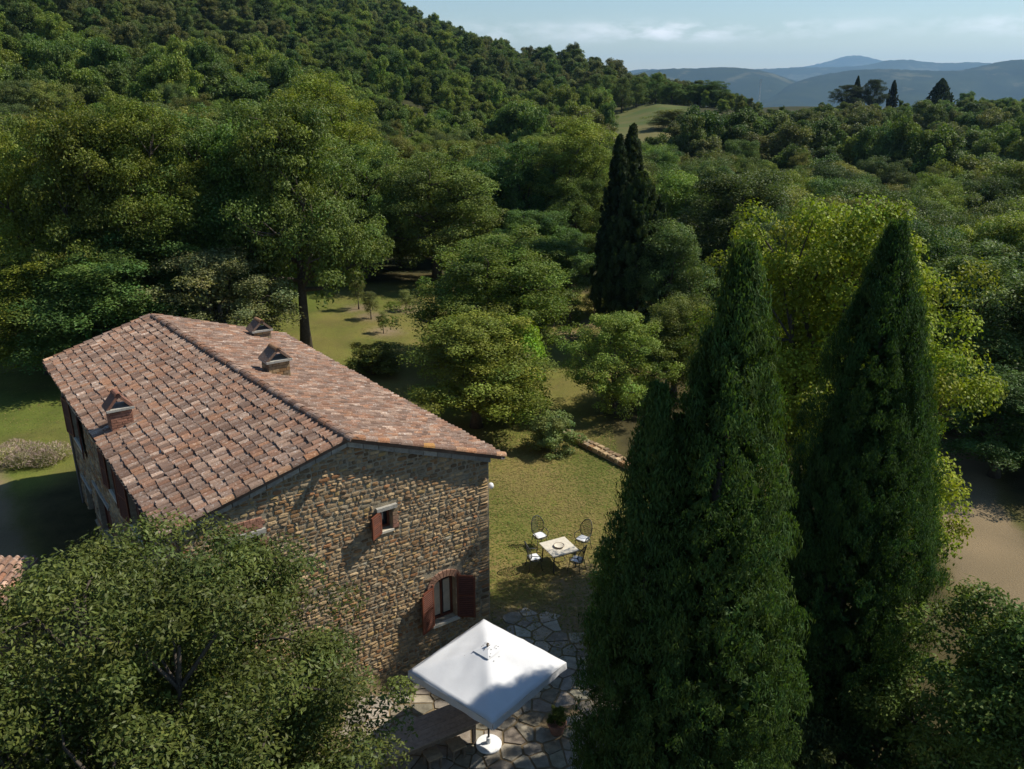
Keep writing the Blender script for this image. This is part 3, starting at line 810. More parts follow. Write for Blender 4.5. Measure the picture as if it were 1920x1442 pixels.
# --- chimneys
def chimney(px, py, nm, wA, wB, hgt, cap_h, brick, seed, down=False):
    r = np.random.default_rng(seed)
    # where the pixel ray meets the slope
    c00, c10, c01, c11 = slopes[nm]; n = unit(np.cross(c10 - c00, c01 - c00)); d = ray(px, py); cc = np.array([0, 0, HC])
    p = cc + d * (((c00 - cc) @ n) / (d @ n))
    ax, ay = vax, uax                                # ax along the ridge, ay across
    zb = p[2] - .5; e = empty('chimney', p - HO); e.parent = house
    body = MB(); O = p
    body.box([p[0], p[1], (zb + p[2] + hgt) / 2], (wA - .05, wB - .05, hgt + .5), axes=[ax, ay, Z]); body.build('core', M['mortar'], e, O)
    # laid courses
    h = .11 if not brick else .085; t = -.35; k = 0
    mbs = MB()
    while t < hgt - .02:
        for (dx, dy, ln, a1, a2) in ((0, -1, wA, ax, ay), (0, 1, wA, ax, ay), (-1, 0, wB, ay, ax), (1, 0, wB, ay, ax)):
            nn = max(2, int(ln / (.24 if brick else .22))); off = (k % 2) * .5
            edges = [0] + [(i + off) / nn for i in range(0 if off else 1, nn) if 0.05 < (i + off) / nn < .95] + [1]
            for e0, e1 in zip(edges[:-1], edges[1:]):
                cpos = p + a1 * ((e0 + e1) / 2 - .5) * ln + a2 * (dy + dx) * ((wB if dx == 0 else wA) / 2 - .02) + Z * (t + h / 2)
                hh = h - .014; sgn = (dy + dx)
                col = tuple(np.array([1.15, 1.3, 1.35]) * r.uniform(.6, 1.15)) if brick else stone_col(r)
                mbs.box(cpos, ((e1 - e0) * ln - .014, .05 + r.uniform(0, .02), hh), col, [a1, a2 * sgn, Z])
        t += h; k += 1
    mbs.build('brickwork' if brick else 'stonework', M['brick'] if brick else M['stone'], e, O)['kind'] = 'stuff'
    MB().box(p + Z * (hgt + .03), (wA + .16, wB + .16, .07), axes=[ax, ay, Z]).build('ledge', M['slab'], e, O)
    # two leaning slabs make the little roof; open toward the gable ends
    z0 = hgt + .07; half = wB / 2 + .03; rise = cap_h
    for sg in (-1, 1):
        m = MB(); d_ = unit(ay * (-sg) * half + Z * rise); nrm = unit(np.cross(ax, d_)); L_ = math.hypot(half, rise)
        c = p + ay * sg * half / 2 + Z * (z0 + rise / 2)
        m.box(c, (wA + .08, L_ + .10, .085), axes=[ax, d_, nrm]); m.build('cap_slab', M['tile'] if not brick else M['terracotta'], e, O).color = (.72, .70, .68, 1)
    # tile on top
    m = MB(); y = -ax; x = ay; v = rv.copy(); m.add(p + Z * (z0 + rise - .02) + ax * (wA / 2 + .02) + v[:, :1] * x * .8 + v[:, 1:2] * y * ((wA + .1) / .46) + v[:, 2:] * Z, rf)
    t_ = m.build('ridge_tile', M['tile'], e, O); t_.color = (1.0, .8, .55, 1) if not brick else (.95, .6, .5, 1)
    # mortar flashing
    MB().box(p + Z * .02, (wA + .28, wB + .26, .10), axes=[ax, unit(c01 - c00) if nm == 'left' else unit(c01 - c00), n if n[2] > 0 else -n]).build('flashing', M['slab'], e, O)
    return e
chimney(228, 800, 'left', .50, .62, .62, .40, True, 1)
chimney(519, 703, 'right', .62, .72, .55, .36, False, 2)
chimney(489, 642, 'right', .62, .72, .55, .36, False, 3)

# --- small outbuilding, only a corner of its roof in view
SO = bp(18, 1090, 3.35); sb = np.array([SO[0] - 1.6, SO[1] - .9, 0.])
shed = empty('outbuilding', sb, 'low outbuilding with a pale clay tile roof at the left edge beyond the leafy tree', 'shed')
sz = terr1(sb[0], sb[1])
MB().box((sb[0], sb[1], sz + 1.4), (3.6, 3.0, 3.2)).build('wall', M['stone'], shed, sb)
deck = MB(); P0 = np.array([sb[0] - 2.0, sb[1] - 1.75, 3.1]); P1 = np.array([sb[0] + 2.0, sb[1] + 1.75, 3.6])
deck.add([(P0[0], P0[1], P0[2]), (P1[0], P0[1], P0[2]), (P1[0], P1[1], P1[2]), (P0[0], P1[1], P1[2]), (P0[0], P0[1], P0[2] - .1), (P1[0], P0[1], P0[2] - .1), (P1[0], P1[1], P1[2] - .1), (P0[0], P1[1], P1[2] - .1)],
         [(0, 1, 2, 3), (4, 5, 6, 7), (0, 1, 5, 4), (1, 2, 6, 5), (2, 3, 7, 6), (3, 0, 4, 7)])
sroof = deck.build('roof', M['tile'], shed, sb)
dn = unit([0, -(P1[1] - P0[1]), -(P1[2] - P0[2])]); nz = unit(np.cross([1, 0, 0], -dn)); nz = nz if nz[2] > 0 else -nz
for i in range(17):
    for j in range(10):
        p = np.array([P0[0] + .12 + i * .235, P1[1], P1[2]]) + dn * j * .345
        o = add_obj('tile', tile_me, sroof); x = np.cross(dn, nz); o.matrix_local = frame_mat(p - sb + nz * .01, x, unit(dn + nz * .04), nz); o.color = (*(np.array(tile_col(rng)) * np.array([1.25, 1.15, 1.1])), 1)

# ------------------------------------------------------------------ patio and garden furniture
patio = empty('patio', (0, 0, 0)); tag(patio, kind='structure')
PAT = [(-.35, 23.6), (1.1, 23.2), (2.4, 22.0), (3.4, 20.0), (4.3, 16.5), (3.9, 12.5), (-3.6, 12.5), (-4.6, 19.2)]
def clip_poly(poly, p, n):
    out = []; m = len(poly)
    for i in range(m):
        a, b = poly[i], poly[(i + 1) % m]; da = (a - p) @ n; db = (b - p) @ n
        if da <= 0: out.append(a)
        if da * db < 0: out.append(a + (b - a) * da / (da - db))
    return out
r = np.random.default_rng(21); seeds = []
yy = 9.0
while yy < 24:
    xx = -9.0 + r.uniform(0, .5)
    while xx < 6:
        seeds.append((xx + r.uniform(-.27, .27), yy + r.uniform(-.25, .25))); xx += r.uniform(.36, .66)
    yy += .47
seeds = np.array(seeds); sd_ = poly_sd(seeds[:, 0], seeds[:, 1], PAT)
hs = (seeds - A[:2]) @ WG.n[:2]                                     # in front of the gable, or beside the corner
side = (seeds - A[:2]) @ uax[:2]
nflag = 0; rest_flags = []
seed_order = np.argsort(np.abs(seeds[:, 0] - 1.0) + .15 * np.abs(seeds[:, 1] - 19))
for i in seed_order:
    p = seeds[i]
    if sd_[i] < -.1 or (hs[i] < .32 and side[i] > -.35) or r.random() < .05: continue
    poly = [p + np.array(q) for q in ((-.6, -.6), (.6, -.6), (.6, .6), (-.6, .6))]
    for j in np.argsort(((seeds - p) ** 2).sum(1))[1:14]:
        q = seeds[j]; n = unit(q - p); poly = clip_poly(poly, (p + q) / 2 - n * r.uniform(.008, .03), n)
        if len(poly) < 3: break
    if len(poly) < 3: continue
    h = .022 + r.uniform(-.008, .012); tl = r.normal(0, .014, 2)
    loc = np.array([p[0], p[1], 0.0]); k = len(poly)
    top_ = [(*(q - p) * .95, h + (q - p) @ tl) for q in poly]; low = [(*(q - p), -.06) for q in poly]
    m = MB().add(top_ + low, [tuple(range(k))] + [(a, (a + 1) % k, k + (a + 1) % k, k + a)[::-1] for a in range(k)], tuple(np.array([1, 1, 1]) * r.uniform(.62, 1.25) * np.array([r.uniform(.94, 1.06), 1, r.uniform(.9, 1.05)])))
    if nflag < 300: m.build('flagstone', M['flag'], patio).location = loc
    else: rest_flags.append((m, loc))
    nflag += 1

if rest_flags:
    mb = MB()
    for m, loc in rest_flags: mb.add(np.array(m.v) + loc, m.f, m.c[0])
    mb.build('paving', M['flag'], patio)['kind'] = 'stuff'

# low stone edging wall along the lawn
w0, w1 = bp(1046, 802, .25), bp(1190, 874, .25); w0[2] = w1[2] = 0
lwall = empty('low_stone_wall', w0, 'low dry stone wall edging the far right side of the lawn', 'wall')
d_ = unit(w1 - w0); n_ = np.cross(Z, d_); Lw = np.linalg.norm(w1 - w0)
MB().box((w0 + w1) / 2 + Z * .1, (Lw, .40, .28), axes=[d_, n_, Z]).build('core', M['mortar'], lwall, w0)
t = 0.0
while t < Lw:
    ln = rng.uniform(.2, .42)
    for lane in (-.15, .15):
        c = w0 + d_ * (t + ln / 2) + n_ * lane + Z * (.25 + rng.uniform(-.035, .04))
        ws = Wall(c - d_, c + d_, n_)
        m = MB(); hx, hy = ln / 2 - .03, .13
        ring = [(hx * rng.uniform(.85, 1), hy * rng.uniform(.85, 1)), (-hx * rng.uniform(.85, 1), hy * rng.uniform(.85, 1)), (-hx * rng.uniform(.85, 1), -hy * rng.uniform(.85, 1)), (hx * rng.uniform(.85, 1), -hy * rng.uniform(.85, 1))]
        up = [c + d_ * a + n_ * b + Z * (.05 + rng.uniform(-.01, .01)) for a, b in [(x * .93, y * .9) for x, y in ring]]
        md = [c + d_ * a + n_ * b for a, b in ring]; lo = [c + d_ * a + n_ * b - Z * .14 for a, b in ring]
        m.add(up + md + lo, [(0, 1, 2, 3)] + [(4 + k, 4 + (k + 1) % 4, (k + 1) % 4, k) for k in range(4)] + [(8 + k, 8 + (k + 1) % 4, 4 + (k + 1) % 4, 4 + k) for k in range(4)], tuple(np.array(stone_col(rng)) * 1.0))
        o = m.build('stone', M['stone'], lwall, c); o.location = c - w0
    t += ln

# --- square stone-topped table with four oval-backed iron chairs
tc0 = bp(1048, 1025, .75); ta = bp(1007, 1019, .75); tb_ = bp(1053, 1007, .75)
td = flat(tb_ - ta); tn = np.cross(Z, td); TC = np.array([tc0[0], tc0[1], 0.0])
gt = empty('garden_table', TC, 'square pale stone topped garden table on the lawn between four iron chairs', 'table')
axs = [td, tn, Z]
MB().box(TC + Z * .735, (1.06, 1.06, .045), axes=axs).box(TC + Z * .7, (.98, .98, .03), (.9, .9, .9), axs).build('table_top', M['travertine'], gt, TC)
MB().box(TC + Z * .66, (.9, .9, .05), axes=axs).build('apron', M['iron'], gt, TC)
for a in (-1, 1):
    for b in (-1, 1):
        p = TC + td * .42 * a + tn * .42 * b
        MB().tube([p + Z * .68, p + Z * .35 + td * a * .02, p + td * a * .03 + tn * b * .03 + Z * .01], [.028, .022, .03], 8).build('leg', M['iron'], gt, TC)
MB().tube([TC + td * .43 * math.cos(k * math.pi / 8) * .55 + tn * .43 * .55 * math.sin(k * math.pi / 8) + Z * .25 for k in range(16)], .014, 6, closed=True).build('stretcher', M['iron'], gt, TC)
ring = empty('table_tray', TC + Z * .7585, 'shallow pale oval tray lying on the square garden table', 'tray')
MB().lathe([(.14, 0), (.155, .012), (.19, .05), (.18, .055), (.14, .02), (.02, .018)], (0, 0, 0), 20).build('dish', M['travertine'], ring, (0, 0, 0), True)
MB().tube([(.19 * math.cos(k * math.pi / 10), .19 * math.sin(k * math.pi / 10), .052) for k in range(20)], .012, 6, closed=True).build('rim', M['wood'], ring)

def chair_proto():
    """seat centre at origin, faces +y"""
    P = {}
    m = MB(); m.tube([(.25 * math.cos(a) , .24 * math.sin(a), .43) for a in np.linspace(0, 2 * math.pi, 20, endpoint=False)], .014, 6, closed=True)
    for k in range(-3, 4):
        h = math.sqrt(max(0, 1 - (k / 4) ** 2)); m.box((k * .0625, 0, .43), (.02, .47 * h, .006)); m.box((0, k * .06, .437), (.49 * h, .02, .006))
    P['seat'] = [m]
    m = MB(); ctr_ = np.array([0, -.27, .78]); tilt = np.array([0, -.22, 1.0]); tilt = unit(tilt)
    ov = [ctr_ + np.array([.27 * math.cos(a), -.05 * (1 - math.cos(a) ** 2) * 0, 0]) + tilt * .36 * math.sin(a) + np.array([0, .10 * math.cos(a) ** 2, 0]) for a in np.linspace(0, 2 * math.pi, 26, endpoint=False)]
    m.tube(ov, .017, 6, closed=True)
    P['backrest'] = [m]
    m = MB()
    for k in np.linspace(-.8, .8, 9):
        h = .36 * math.sqrt(1 - k * k)
        pts = [ctr_ + np.array([.27 * k, .10 * k * k, 0]) + tilt * z for z in np.linspace(-h, h, 5)]; m.tube(pts, .008, 4)
    for k in np.linspace(-.8, .8, 9):
        wv = .27 * math.sqrt(1 - k * k)
        pts = [ctr_ + np.array([x, .10 * (x / .27) ** 2, 0]) + tilt * .36 * k for x in np.linspace(-wv, wv, 5)]; m.tube(pts, .008, 4)
    P['lattice'] = [m]
    P['leg'] = []
    for sx in (-1, 1):
        for sy in (-1, 1):
            P['leg'].append(MB().tube([(.19 * sx, .19 * sy, .43), (.21 * sx, .22 * sy, .2), (.23 * sx, .26 * sy, .005)], [.014, .012, .016], 6))
    P['armrest'] = [MB().tube([(sx * .26, -.17, .68), (sx * .29, .0, .66), (sx * .28, .17, .63), (sx * .25, .19, .52), (sx * .22, .16, .43)], .014, 6) for sx in (-1, 1)]
    return {k: [m.mesh(k, M['iron'], smooth=True) for m in v] for k, v in P.items()}
CH = chair_proto()
def cushion_mesh():
    n = 10; V = []; 
    for sgn in (1, -1):
        for i in range(n):
            for j in range(n):
                x, y = i / (n - 1) * 2 - 1, j / (n - 1) * 2 - 1
                z = sgn * .04 * ((1 - x ** 4) * (1 - y ** 4)) ** .5 * (1 - .25 * math.exp(-(x * x + y * y) * 5))
                V.append((x * .2 * (1 - .06 * y * y), y * .2 * (1 - .06 * x * x), z))
    Q = [(i * n + j, (i + 1) * n + j, (i + 1) * n + j + 1, i * n + j + 1) for i in range(n - 1) for j in range(n - 1)]
    Q += [tuple(n * n + v for v in reversed(q)) for q in Q]
    me = quad_mesh('cushion', V, Q, M['white']); me.polygons.foreach_set('use_smooth', np.ones(len(Q), bool)); return me
CU = cushion_mesh()
SEATS = [(1012, 1003, 'behind the table on its left', 'back left'), (1093, 1009, 'behind the table on its right', 'back right'),
         (1001, 1044, 'before the table on its left, nearest the house', 'front left'), (1082, 1048, 'before the table on its right, beside the shade', 'front right')]
for px, py, where, short in SEATS:
    q = bp(px, py, .48); dv = TC[:2] - q[:2]; rz = math.atan2(-dv[0], dv[1])
    ch = empty('garden_chair', (q[0], q[1], 0), 'dark iron oval backed chair ' + where, 'chair', 'iron chairs round the garden table', rz)
    for k, ms in CH.items():
        for me in ms: add_obj(k, me, ch)
    cu = add_obj('seat_cushion', CU, None, (q[0], q[1], .478)); cu.rotation_euler = (0, 0, rz + .1)
    tag(cu, 'white square cushion on the ' + short + ' iron chair', 'cushion', 'white chair cushions')

# --- parasol
pc = [bp(900, 1161, 2.55), bp(763, 1255, 2.55), bp(930, 1358, 2.55), bp(1067, 1245, 2.55)]
PC = sum(pc) / 4; PC = np.array([PC[0], PC[1], 0.0]); e1 = flat(pc[0] - pc[1]); e2 = np.cross(Z, e1)
SZ = 1.43
par = empty('parasol', PC, 'large square white canvas parasol over the dining table on the patio', 'parasol')
def can_z(x, y):
    m = max(abs(x), abs(y)); return 2.55 + .62 * (1 - m) - .045 * math.sin(math.pi * m) * (1 - (min(abs(x), abs(y)) / max(m, 1e-6)) ** 2)
n = 24; V = []; Q = []
for i in range(n + 1):
    for j in range(n + 1):
        x, y = i / n * 2 - 1, j / n * 2 - 1
        p = PC + e1 * SZ * x + e2 * SZ * y; V.append((*p[:2] - PC[:2], can_z(x, y) + .008 * math.sin(9 * x + 4 * y) + .006 * math.sin(13 * y - 5 * x) - .012 * math.exp(-((abs(abs(x) - abs(y))) / .06) ** 2) * 0 + .010 * math.exp(-(min(abs(x), abs(y)) / .05) ** 2)))
for i in range(n):
    for j in range(n): Q.append((i * (n + 1) + j, (i + 1) * (n + 1) + j, (i + 1) * (n + 1) + j + 1, i * (n + 1) + j + 1))
me = quad_mesh('canopy', V, Q, M['canvas']); canopy = add_obj('canopy', me, par)
so = canopy.modifiers.new('cloth', 'SOLIDIFY'); so.thickness = .006
corn = [(1, 1), (-1, 1), (-1, -1), (1, -1)]
for k in range(4):
    a, b = np.array(corn[k], float), np.array(corn[(k + 1) % 4], float); m = MB(); N_ = 20; vs = []
    out = unit(e1 * (a + b)[0] + e2 * (a + b)[1])
    for i in range(N_ + 1):
        q = a + (b - a) * i / N_; top_ = e1 * SZ * q[0] + e2 * SZ * q[1] + Z * 2.549
        wv = .012 * math.sin(i * 1.3); vs += [top_ + out * .004, top_ + out * (.012 + wv) - Z * .19]
    m.add(vs, [(2 * i, 2 * i + 2, 2 * i + 3, 2 * i + 1) for i in range(N_)]); m.build('valance', M['canvas'], par)
    m = MB(); m.tube([Z * 3.10, e1 * SZ * a[0] * .97 + e2 * SZ * a[1] * .97 + Z * 2.52], .014, 6); m.tube([Z * 2.15, e1 * SZ * a[0] * .5 + e2 * SZ * a[1] * .5 + Z * 2.80], .011, 6); m.build('rib', M['wood'], par)
    q = (a + b) / 2; m = MB(); m.tube([Z * 3.08, e1 * SZ * q[0] * .97 + e2 * SZ * q[1] * .97 + Z * 2.50], .012, 6); m.build('rib', M['wood'], par)
vent = MB(); cp = [e1 * .26 * a + e2 * .26 * b + Z * 3.066 for a, b in corn]; vent.add(cp + [Z * 3.185], [(0, 1, 4), (1, 2, 4), (2, 3, 4), (3, 0, 4)])
vent.build('vent_cap', M['canvas'], par); MB().lathe([(.03, 3.2), (.035, 3.24), (.015, 3.28)], seg=10).build('finial', M['wood'], par)
MB().tube([Z * .03, Z * 3.2], .028, 10).build('pole', M['iron'], par)
bs = MB(); bs.lathe([(.34, 0.05), (.345, .09), (.33, .11), (.07, .13), (.06, .30), (.045, .31)], seg=28); bs.build('base', M['white'], par, (0, 0, 0))
# dry leaves caught round the parasol's peak
m = MB()
for k in range(26):
    an = rng.uniform(0, 2 * math.pi); rr = abs(rng.normal(.20, .12)) / SZ; x, y = rr * math.cos(an), rr * math.sin(an)
    if y > .03 and rng.random() < .75: continue
    p = PC + e1 * SZ * x + e2 * SZ * y; z = max(can_z(x, y) + .012, (3.185 - .46 * max(abs(x), abs(y)) * SZ + .012) if max(abs(x), abs(y)) * SZ < .26 else 0)
    a = rng.uniform(0, 3.14); t_ = np.array([math.cos(a), math.sin(a), 0]); s_ = np.array([-math.sin(a), math.cos(a), 0]); L_ = rng.uniform(.012, .035)
    c = np.array([p[0], p[1], z]); m.add([c - t_ * L_, c + s_ * L_ * .45 + Z * .01, c + t_ * L_, c - s_ * L_ * .45], [(0, 1, 2, 3)])
lit = m.build('fallen_leaves', M['bark']); tag(lit, 'dark dry leaves scattered round the peak of the white parasol', 'leaves', kind='stuff')

# --- dining table below the parasol, stools
c1, c2, c3 = bp(852, 1325, .76), bp(899, 1354, .76), bp(769, 1408, .76)
ld = flat(c3 - c2); wd = np.cross(Z, ld); wd = wd if wd @ (c1 - c2) > 0 else -wd
TW_, TLn = 1.0, 2.5
DT = c2 + ld * TLn / 2 + wd * TW_ / 2; DT = np.array([DT[0], DT[1], 0.0])
dt = empty('dining_table', DT, 'long brown wooden dining table partly under the white parasol', 'table')
ax3 = [ld, wd, Z]
for k in range(6):
    MB().box(DT + wd * ((k + .5) / 6 - .5) * TW_ + Z * (.742 + .002 * (k % 2)), (TLn, TW_ / 6 - .006, .036), tuple(np.array([1.45, 1.5, 1.6]) * rng.uniform(.9, 1.1)), ax3).build('plank', M['wood'], dt, DT)
MB().box(DT + wd * (TW_ / 2 - .06) + Z * .65, (TLn - .16, .03, .14), axes=ax3).box(DT - wd * (TW_ / 2 - .06) + Z * .65, (TLn - .16, .03, .14), axes=ax3).build('apron', M['wood'], dt, DT)
for a in (-1, 1):
    for b in (-1, 1): MB().box(DT + ld * a * (TLn / 2 - .12) + wd * b * (TW_ / 2 - .11) + Z * .39, (.09, .09, .66), axes=ax3).build('leg', M['wood'], dt, DT)
for px, py, lab in ((855, 1394, 'square wooden stool beside the table, nearest the parasol base'), (811, 1413, 'square wooden stool beside the table, half under the leafy tree')):
    q = bp(px, py, .45); O = np.array([q[0], q[1], 0.0])
    st = empty('stool', O, lab, 'stool', 'wooden stools by the dining table')
    for k in range(3): MB().box(O + wd * (k - 1) * .136 + Z * .435, (.40, .13, .034), tuple(np.array([1.7, 1.65, 1.4]) * rng.uniform(.9, 1.15)), ax3).build('plank', M['wood'], st, O)
    for a in (-1, 1):
        for b in (-1, 1): MB().box(O + ld * a * .155 + wd * b * .155 + Z * .235, (.05, .05, .366), axes=ax3).build('leg', M['wood'], st, O)
    MB().box(O + Z * .36, (.26, .30, .05), axes=ax3).build('rail', M['wood'], st, O)
# potted plant
q = bp(1044, 1372, .05)
pot = empty('potted_plant', (q[0], q[1], .05), 'small terracotta pot with a leafy plant on the shaded patio flags', 'plant pot')
MB().lathe([(.17, 0), (.24, .26), (.27, .27), (.27, .33), (.22, .33), (.20, .28)], seg=20).build('pot', M['terracotta'], pot)

# ------------------------------------------------------------------ trees
def runit(r, n):
    v = r.normal(size=(n, 3)); return v / np.linalg.norm(v, axis=1, keepdims=True)
def leaves(P, N, a, b, r, T=None, fold=.25):
    n = len(P)
    if T is None: T = runit(r, n)
    T = T - N * (T * N).sum(1, keepdims=True); T /= np.linalg.norm(T, axis=1, keepdims=True) + 1e-9
    S = np.cross(N, T); a = (a * r.uniform(.7, 1.25, n))[:, None]; b = (b * r.uniform(.7, 1.25, n))[:, None]
    f = N * b * fold
    V = np.stack([P - a * T, P + b * S + f + a * T * .1, P + a * T, P - b * S + f + a * T * .1], 1).reshape(-1, 3)
    Q = np.arange(4 * n).reshape(n, 4); return V, Q
def tints(r, n, cl, ncl, v1=.16, v2=.20, warm=.065):
    cb = r.normal(1, v1, ncl).clip(.55, 1.5); cw = r.normal(0, warm, ncl)
    b = cb[cl] * r.normal(1, v2, n).clip(.5, 1.6); w = cw[cl] + r.normal(0, .05, n)
    return np.stack([b * (1 + w), b, b * (1 - .6 * w)], 1).clip(.05, 2.5)
def make_crown(name, seed, H, R, zb, n_bough, n_cl, n_leaf, la, lb, cl_r, br=.42, top_pow=.75, flat_=.95, up=.4, mat='leaf', core=True, low=.62, lop=.0):
    """crown of boughs > leaf clumps > leaves, plus limbs reaching the clumps"""
    r = np.random.default_rng(seed); hc_ = H - zb
    def env(t): return (np.sin(np.pi * np.clip(t * (1 - .08) + .06, 0, 1) ** low) ** top_pow)
    bc = []
    for k in range(n_bough):
        t = (k + .5) / n_bough; t = np.clip(t + r.normal(0, .05), .04, .97); ph = k * 2.39996 + r.uniform(-.4, .4)
        rho = R * env(t) * r.uniform(.42, .74) * (1 + lop * math.cos(ph))
        bc.append((rho * math.cos(ph), rho * math.sin(ph), zb + hc_ * (.06 + .84 * t)))
    bc = np.array(bc); bi = r.integers(0, n_bough, n_cl)
    d = runit(r, n_cl); d[:, 2] = np.where(r.random(n_cl) < .72, np.abs(d[:, 2]), d[:, 2])
    rad = R * br * r.uniform(.75, 1.2, n_cl) * r.random(n_cl) ** .33
    cc = bc[bi] + d * rad[:, None] * np.array([1, 1, .8]); cc[:, 2] = np.minimum(cc[:, 2], H - cl_r * .5)
    cc[:, 2] = np.maximum(cc[:, 2], zb * .8)
    cr_ = cl_r * r.uniform(.6, 1.15, n_cl); per = n_leaf // n_cl; cl = np.repeat(np.arange(n_cl), per); n = len(cl)
    d = runit(r, n); d[:, 2] = np.where(r.random(n) < .68, np.abs(d[:, 2]), d[:, 2])
    P = cc[cl] + d * (cr_[cl] * (.3 + .7 * r.random(n) ** .6))[:, None] * np.array([1, 1, flat_])
    N = d * .55 + np.array([0, 0, up]) + .75 * runit(r, n); N /= np.linalg.norm(N, axis=1, keepdims=True)
    V, Q = leaves(P, N, la, lb, r); T = tints(r, n, cl, n_cl)
    if core:                                                      # larger leaf sprays deep inside
        m = max(400, n // 14); ci = r.integers(0, n_cl, m); P2 = cc[ci] * np.array([.72, .72, .86]) + r.normal(0, cl_r * .3, (m, 3)) - np.array([0, 0, cl_r * .4])
        V2, Q2 = leaves(P2, runit(r, m), la * 1.7, lb * 1.9, r); Q2 = Q2 + len(V); V = np.vstack([V, V2]); Q = np.vstack([Q, Q2]); T = np.vstack([T, tints(r, m, ci, n_cl)])
    V[:, 2] = np.maximum(V[:, 2], .08)
    rad_ = float(np.percentile(np.abs(V[:, 0]), 96))
    crown = quad_mesh(name + '_crown', V, Q, M[mat], T)
    tr = MB(); r0 = max(.07, R * .062)
    bend = r.normal(0, .04 * H, 2)
    trunk_top = zb + hc_ * .55
    pts = []; rr = []
    for t in np.linspace(0, 1, 7): pts.append((bend[0] * t * t, bend[1] * t * t, trunk_top * t - .15 * (t == 0))); rr.append(r0 * (1.35 if t == 0 else 1.0 - .6 * t))
    tr.tube(pts, rr, 8)
    for k in range(n_bough):
        t0 = r.uniform(.35, .95); a = np.array([bend[0] * t0 * t0, bend[1] * t0 * t0, trunk_top * t0]); b = bc[k]
        if b[2] < a[2]: a = np.array([0, 0, max(.3, b[2] * .7)])
        mid = (a + b) / 2 + np.array([0, 0, -.06 * R]) + r.normal(0, .04 * R, 3); tr.tube([a, mid, b], [r0 * .42, r0 * .3, r0 * .1], 5, cap=False)
        for q in cc[bi == k][:4]: tr.tube([b * .75 + mid * .25, (b + q) / 2 + r.normal(0, .03 * R, 3), q], [r0 * .14, r0 * .1, r0 * .03], 4, cap=False)
    return dict(crown=crown, trunk=tr.mesh(name + '_trunk', M['bark'], smooth=True), H=H, rad=rad_)
def make_cypress(name, seed, H, R, n_pl, n_leaf, la, lb, tips=((0, 0, 1.0, 1.0),), low=.45):
    """dense column of upright plumes"""
    r = np.random.default_rng(seed)
    P_, N_, T_, C_ = [], [], [], []; ci = 0
    for (ox, oy, hf, rf_) in tips:
        Ht = H * hf; m = int(n_pl * (hf if len(tips) > 1 else 1) / len(tips))
        def env(t): return np.where(t < low, .66 + .34 * np.sin(np.pi * t / (2 * low)), np.clip(1 - (t - low) / (1 - low), 0, 1) ** .8 * (1) + .02)
        t = r.random(m) ** .85; ph = r.uniform(0, 2 * np.pi, m)
        lump = 1 + .07 * np.sin(3 * ph + 5 * t + seed) + .05 * np.sin(5 * ph - 9 * t)
        rho = R * rf_ * env(t) * lump * (1.04 - .34 * r.random(m) ** 1.2); 
        c = np.stack([ox + rho * np.cos(ph), oy + rho * np.sin(ph), .1 + Ht * t * .965], 1)
        per = int(n_leaf / n_pl); cl = np.repeat(np.arange(m), per); n = len(cl)
        s = r.random(n); hl = (r.uniform(.22, .85, m) * (1 - .35 * t))[cl]; pr = r.uniform(.13, .24, m)[cl]
        an = r.uniform(0, 2 * np.pi, n); rr = pr * np.sin(np.pi * (.12 + .86 * s)) ** .7 * (.35 + .65 * r.random(n))
        outw = np.stack([np.cos(ph), np.sin(ph), np.zeros(m)], 1)[cl]
        P = c[cl] + np.stack([rr * np.cos(an), rr * np.sin(an), s * hl], 1) + outw * (.02 * s)[:, None]
        P[:, 2] = np.minimum(P[:, 2], Ht)
        N = np.stack([np.cos(an), np.sin(an), np.full(n, .15)], 1) * .6 + outw * .5 + .55 * runit(r, n); N /= np.linalg.norm(N, axis=1, keepdims=True)
        T = np.array([0, 0, 1.]) + outw * .3 + .5 * runit(r, n)
        P_.append(P); N_.append(N); T_.append(T); C_.append(cl + ci); ci += m
    P = np.vstack(P_); N = np.vstack(N_); T = np.vstack(T_); cl = np.concatenate(C_)
    T = T - N * (T * N).sum(1, keepdims=True); T /= np.linalg.norm(T, axis=1, keepdims=True) + 1e-9; S = np.cross(N, T); n = len(P)
    a_ = (la * r.uniform(.7, 1.3, n))[:, None]; b_ = (lb * r.uniform(.7, 1.3, n))[:, None]
    V = np.stack([P + a_ * T + b_ * S, P + a_ * T - b_ * S, P - a_ * T], 1).reshape(-1, 3); Q = np.arange(3 * n).reshape(n, 3); Tt = tints(r, n, cl, ci, .13, .2, .06)
    m = len(P) // 10; i = r.integers(0, len(P), m); P2 = P[i] * np.array([.62, .62, .95])
    P2 = P2; N2 = runit(r, m); T2 = np.cross(N2, runit(r, m)); S2 = np.cross(N2, T2); V2 = np.stack([P2 - T2 * la * 1.9 + S2 * la * 1.4, P2 - T2 * la * 1.9 - S2 * la * 1.4, P2 + T2 * la * 1.9], 1).reshape(-1, 3); Q2 = np.arange(3 * m).reshape(m, 3) + len(V); V = np.vstack([V, V2]); Q = np.vstack([Q, Q2]); Tt = np.vstack([Tt, Tt[i]])
    V[:, 2] = np.maximum(V[:, 2], .05)
    rad_ = float(np.percentile(np.abs(V[:, 0]), 97))
    crown = quad_mesh(name + '_crown', V, Q, M['needle'], Tt); tr = MB()
    tr.tube([(0, 0, -.2), (0, 0, .5), (.03, 0, H * .5), (tips[0][0], tips[0][1], H * .9)], [.26, .2, .11, .02], 8)
    for (ox, oy, hf, rf_) in tips[1:]: tr.tube([(0, 0, .4), (ox, oy, H * hf * .4), (ox, oy, H * hf * .85)], [.14, .09, .02], 6)
    return dict(crown=crown, trunk=tr.mesh(name + '_trunk', M['bark'], smooth=True), H=H, rad=rad_)

